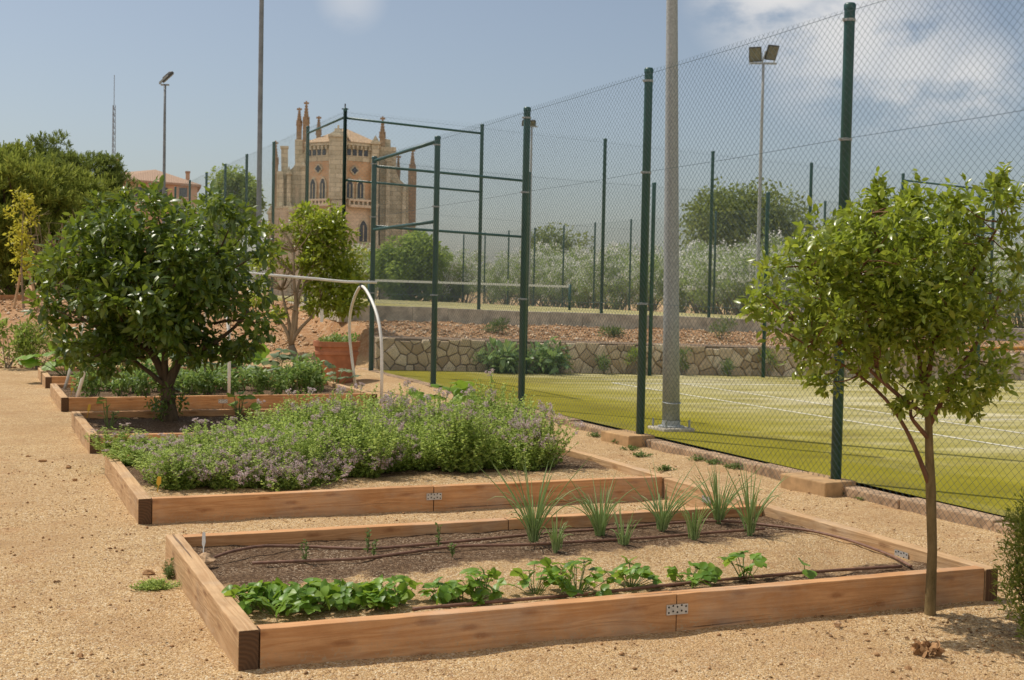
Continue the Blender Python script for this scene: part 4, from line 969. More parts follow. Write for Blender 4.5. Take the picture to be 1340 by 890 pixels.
b1 = bed(5.48, 7.73, 'nearest raised timber bed, planted with strawberries and chives', soil1, (float(aty(886, 790, 5.48)[0]),), (float(aty(665, 690, 7.65)[0]),))
b2 = bed(9.07, 11.47, 'second raised timber bed, filled with flowering oregano', soil2, (float(aty(568, 648, 9.07)[0]),), (3.3,), .125)
b3 = bed(13.0, 15.44, 'third raised timber bed, holding the large dark citrus tree', soil3, (3.4,), (2.9,))
b4 = bed(17.3, 19.75, 'fourth raised timber bed, under the white pipe hoops', soil3, (3.1,), (3.4,), .12)
b5 = bed(21.1, 23.45, 'farthest raised timber bed, with squash leaves at its left end', soil3, (3.2,), (3.1,), .12)
pc = atx(1180, 727, BX1-BT); bracket(b1, (BX1-BT-.001, pc[1], pc[2]), False)
root = thing('edging_board', (BX1-BT, 7.74, 0), 'timber sleeper joining the right ends of the two nearest beds', 'edging')
board(root, (BX1-BT, 7.74, -.03), (BX1, 9.06, BH-.006), False); bracket(root, (BX1-BT-.001, float(atx(925, 645, BX1-BT)[1]), .1), False)

# drip hoses in the nearest bed
def hose(pts, label, r=.009):
    P = np.array([at(px, py, z) for px, py, z in pts]); t = np.linspace(0, 1, len(P)); tt = np.linspace(0, 1, len(P)*7)
    Q = np.stack([np.interp(tt, t, P[:, k]) for k in range(3)], 1)
    for _ in range(6): Q[1:-1] = (Q[:-2]+2*Q[1:-1]+Q[2:])/4
    mb = MB(); mb.tube(Q, r, 8); tag(mb.build('drip_hose', M['hose'], org=Q[0], smooth=True), label, 'hose')
zs = .125
hose([(276, 731, .13), (300, 722, .15), (340, 714, .15), (400, 715, zs), (480, 719, zs), (560, 712, zs), (640, 705, zs), (720, 697, zs), (800, 692, zs), (880, 684, zs), (950, 681, zs), (1010, 688, zs), (1060, 694, zs), (1110, 706, zs), (1165, 726, zs), (1192, 741, zs)], 'long brown drip hose along the back of the nearest bed, bending down its right side')
hose([(330, 737, zs), (400, 734, zs), (480, 731, zs), (540, 722, zs), (600, 714, zs), (690, 713, zs), (770, 708, zs), (850, 704, zs), (930, 697, zs), (1000, 692, .13)], 'brown drip hose lying in front of the row of chives')
hose([(540, 797, zs), (640, 788, zs), (760, 778, zs), (850, 768, zs), (960, 757, zs), (1080, 747, zs), (1180, 741, zs)], 'brown drip hose beneath the row of strawberry plants')

# ------------------------------------------------------------------ small plants
def leaflet(n=5):
    """one broad toothed leaflet, base at the origin, length 1"""
    v, f = [], []
    for i_ in range(n+1):
        t = i_/n; w = .42*math.sin(math.pi*(t*.86+.07))**.8*(1.07 if i_ % 2 else .93)
        if i_ == n: w = .06
        for s_ in (-1, -.5, 0, .5, 1): v.append((s_*w, t, .1*abs(s_)*math.sin(t*3.1)+.02*math.sin(i_*2.5+s_*3)-.12*t*t))
    for i_ in range(n):
        for k in range(4): a = i_*5+k; f.append((a, a+1, a+6, a+5))
    return np.array(v), np.array(f)
LV, LF = leaflet()
def trifol():
    V, Fq = [], []
    for k, (ang, sc) in enumerate(((0, 1.), (75, .88), (-75, .88))):
        c, s_ = math.cos(R(ang)), math.sin(R(ang)); v = LV*sc; V.append(np.stack([v[:, 0]*c-v[:, 1]*s_, v[:, 0]*s_+v[:, 1]*c+.03, v[:, 2]+.05*np.abs(np.sin(R(ang)))], 1)); Fq.append(LF+k*len(LV))
    return np.concatenate(V), np.concatenate(Fq)
T_TRI = trifol()
def squash_leaf():
    v, f = [(0, .42, -.03)], []; n = 20
    for ring, rr_ in ((1, .5), (2, 1.)):
        for i_ in range(n):
            a = 2*math.pi*i_/n; lob = 1+.14*math.cos(5*(a-math.pi/2)); r_ = .52*rr_*(lob if ring == 2 else 1)
            if ring == 2 and i_ == 15: r_ *= .35
            v.append((r_*math.cos(a), .42+r_*math.sin(a), .05*rr_*math.cos(5*a)+(.05 if ring == 1 else -.04)))
    for i_ in range(n): q = (i_+1) % n; f += [(0, 1+i_, 1+q, 1+q), (1+i_, 1+n+i_, 1+n+q, 1+q)]
    return np.array(v), np.array(f)
T_SQ = squash_leaf()
def rosette(name, base, label, cat, leaf, T, n, h, spread, size, seed, group=None, stem_r=.0025, tilt=.5, stem=M['stem'], smooth=True):
    rg = np.random.default_rng(seed); base = np.asarray(base, float); root = thing(name, base, label, cat, group); mb = MB(); pos, d = [], []
    for k in range(n):
        a = rg.uniform(0, 6.283); rr_ = spread*rg.random()**.6; tip = base+np.array([math.cos(a)*rr_, math.sin(a)*rr_, h*rg.uniform(.25, 1.)*(1-.3*(rr_/spread)**2)])
        st = base+np.array([math.cos(a), math.sin(a), 0])*rr_*rg.uniform(.05, .3); mb.tube(curve(st-[0, 0, .01], tip, rg, .06, 4), np.linspace(stem_r, stem_r*.7, 4), 5, False)
        pos.append(tip); d.append([math.cos(a), math.sin(a), rg.uniform(-.25, .3)])
    mb.build('stems', stem, root)
    quads('leaves', [leafset(np.array(pos), np.array(d), size*rg.uniform(.7, 1.2, n), T, upj=tilt*.6, rg=rg)], leaf, root, org=base, smooth=smooth)
    return root
zb = .115
SB = [(352, 788, 12, .09, .13, 'low strawberry plant in the dense patch, behind the left corner one'), (390, 787, 12, .1, .17, 'strawberry plant in the dense patch, next to the dark soil'), (440, 787, 11, .09, .17, 'pale strawberry plant in the middle of the dense patch'), (490, 793, 10, .09, .14, 'low strawberry plant at the front board, right end of the dense patch'), (605, 788, 8, .09, .12, 'low strawberry leaves in front of the bushy mid row plant'), (328, 795, 15, .12, .11, 'strawberry plant in the left front corner of the nearest bed'), (362, 800, 16, .12, .19, 'strawberry plant spreading over the front board, second from the left corner'),
      (412, 797, 14, .11, .17, 'strawberry plant in the dense patch, third from the left corner'), (462, 795, 13, .12, .17, 'strawberry plant at the right end of the dense left patch'),
      (518, 790, 13, .13, .15, 'strawberry plant just right of the dense patch, before the small one'), (578, 787, 6, .11, .08, 'small strawberry plant with few leaves, middle of the row'),
      (625, 783, 14, .17, .15, 'bushy strawberry plant with bright upright leaves at mid row'), (700, 775, 9, .16, .14, 'loose strawberry plant just left of the biggest one'),
      (755, 777, 17, .19, .19, 'biggest darkest strawberry plant, right of the middle of the row'), (825, 768, 11, .14, .15, 'dark strawberry plant between the biggest one and the joining plate'),
      (902, 764, 10, .10, .14, 'low strawberry plant right above the metal joining plate'), (975, 757, 8, .18, .11, 'tall young plant with bright broad leaves, right of the strawberries')]
for k, (px, py, n, h, sp, lab) in enumerate(SB):
    p = at(px, py, zb); rosette('strawberry_plant', p, lab, 'strawberry plant', M['straw'], T_TRI, int(n*1.8), h*.95, sp*.92, .058, 100+k, 'strawberry plants in the nearest bed', tilt=1.0)
p = at(1052, 752, zb); rosette('seedling', p, 'single-leaf seedling on a thin stem near the right end of the nearest bed', 'seedling', M['straw'], (LV, LF), 2, .14, .06, .09, 131)
def clump(px, py, h, n, label, seed, spread=.5, r=.0034):
    rg = np.random.default_rng(seed); b = at(px, py, zb); h *= 1.3; n = int(n*1.7); root = thing('chive_clump', b, label, 'chives', 'chive clumps in the nearest bed'); mb = MB()
    for k in range(n):
        a = rg.uniform(0, 6.283); l = h*rg.uniform(.45, 1.05); s_ = spread*1.5*rg.random()**.8; s0 = b+np.array([math.cos(a), math.sin(a), 0])*rg.uniform(0, .03)
        t = np.linspace(0, 1, 8); bend = rg.random()**1.6*1.0; out = np.array([math.cos(a), math.sin(a), 0])
        P = s0+out*(l*s_*(t**1.4))[:, None]*1.1+np.array([0, 0, 1.])*(l*(t-bend*.55*t**3))[:, None]; mb.tube(P, r*np.array([1.25, 1.25, 1.15, 1.05, .95, .8, .55, .15]), 5, False)
    mb.build('blades', M['chive'], root, smooth=True)
    mb = MB()
    for k in range(7): a = rg.uniform(0, 6.28); mb.tube([b+np.array([math.cos(a)*.012, math.sin(a)*.012, -.02]), b+np.array([math.cos(a)*.02, math.sin(a)*.02, .05])], [.006, .004], 5)
    mb.build('bulbs', M['chive'], root)
CH_ = [(698, 708, .42, 30, 'largest chive clump, leaning against the joint of the back board', 1, .55), (785, 701, .33, 24, 'chive clump second from the left in the back row', 2, .55), (866, 693, .33, 24, 'chive clump in the middle of the back row, before the bed corner', 3, .5),
       (940, 683, .36, 26, 'dense tall chive clump next to the last one at right', 4, .5), (981, 697, .42, 22, 'rightmost chive clump, with one long blade bent to the right', 5, .45),
       (728, 719, .20, 14, 'small pale chive clump in front of the largest one', 6, .35), (816, 712, .2, 12, 'small yellowish chive clump between the second and the middle clump', 7, .3), (908, 705, .24, 16, 'short upright chive clump in front of the dense tall one', 8, .3)]
for px, py, h, n, lab, sd_, sp in CH_: clump(px, py, h, n, lab, 200+sd_, sp)
for k, (px, py, h, lab) in enumerate(((400, 736, .13, 'leftmost tiny seedling sprig, between the two brown hoses'), (481, 722, .13, 'tiny pale seedling sprig touching the back hose'), (489, 727, .09, 'shortest seedling sprig beside the front hose'), (574, 714, .13, 'tiny upright seedling sprig against the back board'), (592, 727, .07, 'faint low seedling sprig in the dark soil'))):
    b = at(px, py, zb); rg = np.random.default_rng(300+k); root = thing('seedling', b, lab, 'seedling', 'seedlings in the nearest bed'); mb = MB(); P0, D0 = [], []
    for j in range(3):
        P = curve(b-[0, 0, .01], b+np.array([rg.normal(0, .012), rg.normal(0, .012), h*rg.uniform(.7, 1)]), rg, .03, 5); mb.tube(P, .0022, 4)
        for q in np.linspace(.15, 1, 9): P0.append(P[0]+(P[-1]-P[0])*q); D0.append(np.array([*rg.normal(0, 1, 2), .6]))
    mb.build('stem', M['stem'], root); quads('leaves', [leafset(np.array(P0), np.array(D0), rg.uniform(.018, .034, len(P0)), T_DIA, rg=rg)], M['weed'], root, org=b)

# rocks, markers, clods
def rock(name, p, r, label, mat, seed, cat='stone', sq=.75):
    rg = np.random.default_rng(seed); mb = MB(); th = np.linspace(0, math.pi, 9); V = []; n = 14; f = []
    ph = rg.uniform(0, 6.28, 8)
    for i_, t in enumerate(th):
        for j in range(n):
            a = 2*math.pi*j/n; d = np.array([math.sin(t)*math.cos(a), math.sin(t)*math.sin(a), math.cos(t)]); k = 1+.16*math.sin(3*d[0]+ph[0])+.16*math.sin(4*d[1]+ph[1])+.13*math.cos(5*d[2]+ph[2])+.1*math.sin(9*d[0]*d[1]+ph[3])+rg.normal(0, .03)
            V.append(np.asarray(p)+d*r*k*np.array([1.1, .9, sq]))
    for i_ in range(8):
        for j in range(n): q = (j+1) % n; f.append((i_*n+j, i_*n+q, (i_+1)*n+q, (i_+1)*n+j))
    mb.add(V, f); return tag(mb.build(name, mat, org=np.asarray(p, float)), label, cat)
rock('rock', at(270, 733, .14), .047, 'pale tan rock in the back left corner of the nearest bed', M['rock'], 1, 'rock')
rock('rock', at(1096, 816, .015), .02, 'small pinkish stone on the gravel before the front board of the nearest bed', M['rock'], 2)
c = at(1213, 852, .02)
root = thing('earth_clod', c, 'crumbly brown clod of earth on the gravel near the foot of the right-hand tree', 'clod'); rg = np.random.default_rng(3); mb = MB()
for k in range(90):
    a = rg.uniform(0, 6.28); q = c+np.array([math.cos(a)*.04, math.sin(a)*.035, rg.uniform(-.01, .018)])+rg.normal(0, .012, 3); s_ = rg.uniform(.006, .015)
    mb.obox(q, rg.normal(0, s_*.6, 3), rg.normal(0, s_*.6, 3), rg.normal(0, s_*.6, 3))
mb.build('crumbs', M['clod'], root)
for k, (px, py, r_, lab) in enumerate(((1188, 875, .016, 'reddish lump of earth at the bottom right of the photo'), (56, 603, .028, 'dark clod on the gravel path, right of the leftmost one'), (90, 611, .024, 'dark clod on the path left of the third bed corner'), (37, 597, .018, 'leftmost dark little clod on the path'), (98, 628, .02, 'dark clod on the path nearest to the second bed'), (105, 858, .014, 'tiny dark lump at the bottom left of the path'), (195, 750, .03, 'dark earth crumbs beside the left board of the nearest bed'))):
    rock('clod', at(px, py, .008), r_, lab, M['clod'], 20+k, 'clod', .6)
def marker(base, top, w, mat, label, stemmat=None):
    base, top = np.asarray(base, float), np.asarray(top, float); root = thing('plant_marker', base, label, 'plant label'); d = top-base; m_ = base+d*.42
    mb = MB(); mb.tube([base-d*.15, m_], .0035, 5); mb.build('stake', mat, root)
    e = nrm(np.cross(d, FW)); n = nrm(np.cross(e, d)); mb = MB(); L = np.linalg.norm(d)*.58
    mb.prism([(-w*.35, 0), (w*.35, 0), (w, L*.2), (w, L*.85), (w*.45, L), (-w*.7, L*.95), (-w, L*.3)], m_, e, nrm(d), n, -.0015, .0015); mb.build('tag', mat, root)
marker(at(266, 731, .14), aty(269, 701, 7.1)+np.array([.012, .12, 0]), .010, M['label_w'], 'white plant marker leaning beside the tan rock')
p = at(206, 644, .13); marker(p, p+np.array([.015, 0, .115]), .017, M['label_y'], 'yellow plant marker in the front left corner of the oregano bed')
p = at(114, 546, .12); marker(p, p+np.array([.03, 0, .15]), .017, M['label_y'], 'yellow plant marker at the left end of the citrus tree bed')
p = at(93, 517, .12); marker(p, p+np.array([.02, 0, .13]), .02, M['label_y'], 'yellow plant marker at the foot of the left white hoop')

# ------------------------------------------------------------------ oregano
def oregano_proto(seed, h, nstem, bloom, label):
    rg = np.random.default_rng(seed); root = thing('oregano_bush', (0, 0, 0), label, 'oregano', 'oregano bushes in the second bed')
    mb = MB(); P0, D0, S0, FL = [], [], [], []
    for k in range(nstem):
        a = rg.uniform(0, 6.283); sp = .31*rg.random()**.6; lean = rg.normal(0, .05, 2); hh = h*rg.uniform(.62, 1.08)*(1-.35*(sp/.3)**2); b = np.array([math.cos(a)*sp*.35, math.sin(a)*sp*.35, 0]); e = np.array([math.cos(a)*sp+lean[0], math.sin(a)*sp+lean[1], hh])
        P = curve(b, e, rg, .07, 6); mb.tube(P, np.linspace(.0028, .0014, 6), 3, False)
        nn_ = int(hh/.016); q = np.linspace(.08, 1, nn_); pts = np.stack([np.interp(q, np.linspace(0, 1, 6), P[:, i_]) for i_ in range(3)], 1)
        for rep in (0, 1):
            al = rg.uniform(0, 6.28)+np.arange(nn_)*1.57+rep*3.14; P0.append(pts+rg.normal(0, .004, pts.shape)); D0.append(np.stack([np.cos(al), np.sin(al), np.full(nn_, .35)], 1)); S0.append(rg.uniform(.021, .042, nn_)*(1.15-.45*q))
        if rg.random() < bloom:
            for j in range(rg.integers(3, 7)):
                c = P[-1]+rg.normal(0, .022, 3)+np.array([0, 0, .0]); n_ = 16; FL.append(leafset(c+ball(n_, rg)*.018, rg.normal(0, 1, (n_, 3))+[0, 0, .6], rg.uniform(.010, .018, n_), T_DIA, rg=rg, wide=1.4))
    mb.build('stems', M['stem'], root); quads('leaves', [leafset(np.concatenate(P0), np.concatenate(D0), np.concatenate(S0), T_DIA, rg=rg, wide=1.35)], M['oregano'], root)
    quads('flowers', FL, M['oregano_fl'], root)['kind'] = 'stuff'; return root
OL = ['tall leafy oregano bush amid the green mass of the second bed', 'oregano bush topped with many pinkish flower heads in the second bed', 'low oregano bush with lilac blooms along the front of the second bed']
op = [oregano_proto(1, .50, 72, .05, OL[0]), oregano_proto(2, .58, 60, .14, OL[0]), oregano_proto(3, .46, 56, .38, OL[1]), oregano_proto(4, .27, 42, .75, OL[2])]
used = set()
def put_oregano(k, x, y, s_, sz):
    o = op[k] if k not in used else copy_tree(op[k]); used.add(k); o.location = (x, y, .11); o.rotation_euler.z = rg.uniform(0, 6.28); o.scale = (s_, s_, s_*sz)
rg = np.random.default_rng(99)
for iy, y in enumerate(np.arange(9.55, 11.75, .27)):
    for x in np.arange(1.28, 4.85, .30):
        xx = x+rg.uniform(-.13, .13)+(iy % 2)*.12; yy = y+rg.uniform(-.11, .11)
        patch = float(wob(xx, yy, 2.7, 3.))+.25*rg.normal()
        if xx > 4.66+.12*(yy-9.5) or yy < 9.66+.42*float(sst(2.0, 3.4, xx)) or patch < -.85: continue
        hs = (.60+.37*float(sst(1.2, 3.0, xx)))*(1+.13*float(wob(xx, yy, 4.3, 1.)))
        if yy > 10.9: hs *= .74+.32*float(sst(2.2, 3.2, xx))
        k = 2 if (rg.random() < .16+.25*(patch > .3) or (xx < 2.0 and yy > 10.5 and rg.random() < .6)) else int(rg.integers(0, 2))
        put_oregano(k, xx, yy, rg.uniform(.8, 1.1), hs*rg.uniform(.8, 1.18))
for px, py in ((250, 640), (275, 636), (318, 634), (345, 640), (365, 632), (390, 636), (420, 634), (455, 628), (480, 626), (520, 618), (590, 608), (300, 642), (335, 632), (410, 640), (376, 642)):
    p = at(px, py, .12); put_oregano(3, p[0], p[1]+.1, rg.uniform(.7, .95), rg.uniform(.75, 1.1))

# ------------------------------------------------------------------ bed 3: squash, bean; beds 4 and 5
def gleaf(name, p, lab, cat, mat, n, h, sp, size, seed, group=None, T=T_SQ): return rosette(name, p, lab, cat, mat, T, n, h, sp, size, seed, group, .006, .7)
gleaf('squash_plant', (5.0, 14.2, .11), 'bright green squash plant with big leaves showing over the oregano, beside the fence', 'squash', M['squash'], 12, .5, .5, .34, 401)
gleaf('bean_plant', at(312, 545, .11), 'bean plant with broad pale leaves behind the oregano, right of the citrus trunk', 'bean plant', M['squash'], 9, .36, .16, .15, 402, None, (LV, LF))
gleaf('bean_plant', at(142, 560, .11), 'small bean plant at the left end of the citrus tree bed', 'bean plant', M['bean'], 11, .36, .12, .11, 403, None, (LV, LF))
proto = None; rg = np.random.default_rng(17)
def pepper(seed):
    root = shrub('pepper_plant', (0, 0, 0), 'leafy pepper plant in the row under the white hoops', 'pepper plant', .5, .55, 16, 24, .085, T_LEAF, M['bean'], seed, 'pepper plants under the hoops', 8, .0); return root
pp = [pepper(500), pepper(501)]; k = 0
for x in np.arange(1.55, 4.75, .30):
    for y in (18.0, 19.0):
        o = pp[k] if k < 2 else copy_tree(pp[k % 2]); s_ = rg.uniform(.62, 1.05); o.location = (x+rg.uniform(-.08, .08), y+rg.uniform(-.15, .15), .12); o.rotation_euler.z = rg.uniform(0, 6.28); o.scale = (s_, s_, s_*rg.uniform(.8, 1.1)); k += 1
SQL = ['silvery squash plant at the far left corner of the farthest bed', 'silvery squash plant second from the left in the farthest bed', 'silvery squash plant behind the citrus trunk in the farthest bed', 'silvery squash plant in the middle of the farthest bed', 'silvery squash plant before the grey-trunked tree in the farthest bed', 'silvery squash plant at the right end of the farthest bed, by the pot']
for k, x in enumerate((1.45, 2.1, 2.9, 3.7, 4.4, 4.95)): gleaf('squash_plant', (x, 22.2+.2*(k % 2), .12), SQL[k], 'squash', M['grey_leaf'] if k % 2 else M['squash'], 12, .5, .48, .32, 410+k, 'squash plants in the farthest bed')
for k, (px, py) in enumerate(((355, 505), (250, 512), (440, 503), (185, 512))):
    gleaf('squash_plant', at(px, py, .14), ['silvery leaved plant at the front of the hooped bed, under the near hoop', 'silvery leaved plant right of the citrus trunk in the hooped bed', 'silvery leaved plant below the terracotta pot', 'silvery leaved plant left of the citrus trunk in the hooped bed'][k], 'squash', M['grey_leaf'], 9, .34, .3, .2, 430+k)
# white pipe hoops over bed 4
def hoop(x, yf, yb, ht, label, seed, lean=0., xb=None):
    ym, w = (yf+yb)/2, (yb-yf)/2; t = np.linspace(0, math.pi, 22); P = [(x+lean*0, yf, .02)]
    for a in t: P.append((x+lean*(.5+(ht-.5)*math.sin(a)**.75)/ht, ym-w*math.cos(a)*(.55+.45*(1-math.sin(a)**3)), .5+(ht-.5)*math.sin(a)**.75))
    P.append((x, yb, .02)); P = np.array(P)
    if xb is not None:                                        # the back leg is set in further along the bed
        q = np.clip((P[:, 1]-yf)/(yb-yf), 0, 1); xa = x+lean*P[:, 2]/ht; k_ = 1-P[:, 2]/ht; P[:, 0] = P[:, 0]+np.where(q > .5, (xb-x)*k_, 0)
    o_ = P[0].copy(); root = thing('pipe_hoop', o_, label, 'hoop', 'white pipe hoops over the fourth bed')
    mb = MB(); mb.tube(P, .022, 10); mb.build('pipe', M['pvc'], root, smooth=True)
    mb = MB(); mb.tube([(x+lean, ym-.03, ht-.03), (x+lean, ym+.03, ht+.02)], .028, 8); mb.build('tie', M['lampbox'], root)
ha_ = aty(473, 372, 18.5)
hoop(float(aty(499, 493, 17.45)[0]), 17.42, 19.55, ha_[2]-.03, 'white pipe hoop at the right end of the hooped bed, clear of the trees', 1, float(ha_[0]-aty(499, 493, 17.45)[0]), float(aty(467, 478, 19.55)[0]))
hoop(3.2, 17.42, 19.55, 1.72, 'white pipe hoop at mid bed, its top hidden in the dark citrus crown', 2)
hoop(1.22, 17.42, 19.55, 1.72, 'white pipe hoop at the left end of the hooped bed, behind the citrus crown', 3, .45)
mb = MB(); a0, a1 = aty(493, 369.5, 18.5), aty(323, 357.5, 18.5); a2 = np.array([1.5, 18.5, a1[2]+.02]); P = [a0, (a0*.75+a1*.25)+[0, 0, -.025], (a0*.5+a1*.5)+[0, 0, -.012], a1, a2]; mb.tube(P, .021, 10)
tag(mb.build('ridge_pipe', M['pvc'], org=np.array(a0), smooth=True), 'long white pipe lying across the tops of the hoops', 'pipe')

# terracotta pot
pb = at(440, 490, .2); pb[2] = float(gz(pb[0], pb[1])); D_ = float((pb-[0, 0, CH])@FW); rw = 30.5/F*D_
root = thing('plant_pot', pb, 'big terracotta pot with ribbed rim at the foot of the bank', 'pot'); mb = MB()
hp = 1.65-pb[2]-(447-377)/F*D_
mb.lathe([(.001, 0), (rw*.66, 0), (rw*.7, .04), (rw*.86, hp*.55), (rw*.9, hp*.68), (rw*.95, hp*.69), (rw*.95, hp*.76), (rw*.92, hp*.77), (rw*.93, hp*.86), (rw*1.0, hp*.88), (rw*1.0, hp), (rw*.9, hp), (rw*.86, hp*.88), (.001, hp*.88)], pb, 40); mb.build('pot', M['terra'], root, smooth=False)
rg = np.random.default_rng(61); b = pb+np.array([0, 0, hp*.9])
rp_ = thing('pot_plant', b, 'low clump of small bright green leaves filling the terracotta pot', 'plant'); cl = [(b+np.array([math.cos(a)*r_, math.sin(a)*r_, rg.uniform(.02, .13)]), .09) for a, r_ in zip(rg.uniform(0, 6.28, 34), rw*.75*rg.random(34)**.5)]
quads('leaves', clump_leaves(cl, -26, .055, T_LEAF, rg, droop=.3), M['bean'], rp_, org=b)

# ------------------------------------------------------------------ the three garden trees
# large dark citrus in bed 3
rg = np.random.default_rng(42); base = np.array(at(221, 549, .12)); base[2] = .1; D_ = float((base-[0, 0, CH])@FW); s_ = F/D_
cc = atd(204, 362, D_); cl = []
for b in ball(84, rg, .30): cl.append((cc+np.array([b[0]*(128+14*math.sin(b[2]*5+1))/s_, b[1]*1.05, (b[2]*88-4)/s_]), rg.uniform(.15, .33)))
for px, py, r_ in ((130, 268, .17), (170, 258, .2), (205, 252, .18), (160, 285, .25), (243, 275, .2), (272, 268, .2), (300, 285, .22), (195, 272, .22), (75, 330, .22), (66, 375, .24), (80, 420, .25), (110, 452, .22), (335, 330, .22), (340, 375, .25), (335, 420, .22), (315, 445, .2), (140, 462, .2), (180, 455, .2), (258, 452, .2), (100, 300, .24), (325, 300, .2), (85, 445, .16), (98, 466, .13), (330, 452, .12), (105, 470, .17), (128, 478, .16), (150, 470, .2), (175, 468, .17), (118, 455, .2), (275, 462, .18), (300, 458, .2), (318, 462, .14), (248, 466, .14), (200, 440, .22), (225, 446, .2), (270, 440, .22), (160, 440, .22), (90, 462, .15), (345, 415, .2), (58, 350, .2), (60, 400, .2)):
    q = atd(px, py, D_)+np.array([0, 1., 0])*rg.uniform(-.6, .5); cl.append((q, r_))
fork = base+np.array([.02, 0, .34])
t1 = thing('citrus_tree', base, 'large dark glossy citrus tree with a round crown in the third bed', 'tree')
mb = MB()
fk = atd(219, 508, D_)
mb.tube([base+[0, 0, -.08], base+[.0, 0, .1], base*.5+fk*.5, fk], [.12, .095, .085, .08], 10); mb.build('trunk', M['bark'], t1, smooth=True); mb = MB()
for p0, p1, ra, rb in ((None, (193, 455), .055, .038), (None, (238, 460), .06, .045), (None, (213, 440), .045, .03), ((193, 455), (135, 436), .036, .02), ((193, 455), (170, 380), .036, .018), ((213, 440), (205, 350), .03, .015), ((238, 460), (243, 370), .045, .02), ((238, 462), (285, 446), .034, .024), ((285, 446), (325, 405), .024, .015), (None, (165, 462), .03, .018), ((243, 400), (270, 340), .03, .015), ((135, 436), (90, 400), .02, .01)):
    a_ = fk if p0 is None else atd(*p0, D_); mb.tube(curve(a_, atd(*p1, D_)+[0, rg.uniform(-.1, .1) if p0 is None else 0, 0], rg, .05, 7), np.linspace(ra, rb, 7), 8)
st = atd(210, 420, D_)
for c, r_ in cl[::2]: q = st+(c-st)*.45+rg.normal(0, .1, 3); mb.tube(curve(q, c, rg, .1, 5), np.linspace(.016, .005, 5), 5)
mb.build('limbs', M['bark'], t1, smooth=True)
quads('crown', clump_leaves(cl, 165, .115, T_LEAF, rg, droop=-.2, upj=.75, p=.6), M['citrus'], t1, org=base)
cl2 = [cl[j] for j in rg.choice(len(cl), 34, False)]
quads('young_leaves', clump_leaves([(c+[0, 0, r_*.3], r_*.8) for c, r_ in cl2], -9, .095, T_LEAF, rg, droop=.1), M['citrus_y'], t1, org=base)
cl3 = [(base+np.array([rg.normal(0, .11), rg.normal(0, .1), rg.uniform(.05, .42)]), .09) for _ in range(20)]
quads('sucker_leaves', clump_leaves(cl3, -20, .06, T_LEAF, rg), M['citrus'], t1, org=base)

# half bare citrus on the bank
b = np.array([6.05, 25.6, 0.]); b[2] = float(gz(b[0], b[1])); D_ = float((b-[0, 0, CH])@FW); rg = np.random.default_rng(43)
t2 = thing('citrus_tree', b, 'half bare citrus tree with a grey trunk on the bank, left of the terracotta pot', 'tree'); mb = MB(); fk = atd(381, 452, D_); mb.tube(curve(b-[0, 0, .1], fk, rg, .03, 7), np.linspace(.085, .065, 7), 10); mb.build('trunk', M['bark_g'], t2, smooth=True)
mb = MB(); E = []
for px, py in ((372, 380), (395, 370), (420, 395), (360, 400), (405, 330), (380, 330)):
    e = atd(px, py, D_)+[0, rg.uniform(-.4, .4), 0]; P = curve(fk, e, rg, .06, 6); mb.tube(P, np.linspace(.045, .02, 6), 7); E.append(P)
E = np.concatenate(E)
for k in range(70):                                          # bare twigs
    px, py = rg.uniform(335, 425), rg.uniform(285, 400); e = atd(px, py, D_)+[0, rg.uniform(-.6, .6), 0]; q = E[np.argmin(np.linalg.norm(E-e, axis=1)+.4*np.abs(E[:, 2]-e[2]+.4))]; P = curve(q, e, rg, .1, 5); mb.tube(P, np.linspace(.016, .005, 5), 4)
    for j in range(3): w_ = P[rg.integers(2, 5)]; mb.tube([w_, w_+rg.normal(0, .14, 3)+[0, 0, .16]], [.006, .003], 3)
mb.build('limbs', M['twig'], t2, smooth=True); cl = []
for px, py, r_ in ((425, 282, .3), (412, 300, .32), (435, 300, .32), (405, 275, .22), (420, 325, .34), (445, 330, .34), (432, 352, .36), (458, 355, .3), (450, 380, .34), (420, 375, .3), (440, 402, .28), (415, 400, .25), (463, 375, .22), (400, 345, .25), (455, 400, .22), (395, 310, .2), (340, 345, .2), (350, 330, .18), (362, 322, .16), (338, 370, .14), (345, 395, .18), (365, 410, .16), (350, 300, .12), (390, 290, .14), (375, 345, .13), (440, 312, .3), (405, 320, .3), (372, 300, .12)):
    for j in range(3): cl.append((atd(px+rg.normal(0, 4), py+rg.normal(0, 3), D_)+[0, rg.uniform(-.55, .55), 0], r_*.9))
for c, r_ in cl: q = E[np.argmin(np.linalg.norm(E-c, axis=1))]; 
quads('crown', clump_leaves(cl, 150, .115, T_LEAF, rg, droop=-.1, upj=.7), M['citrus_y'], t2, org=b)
mb = MB(); p = atd(421, 413, D_-.3); mb.obox(p, RT*.03, (0, .004, 0), (0, 0, .13)); tag(mb.build('hanging_tag', M['label_w'], org=p), 'small white tag hanging from the half bare citrus tree', 'tag')

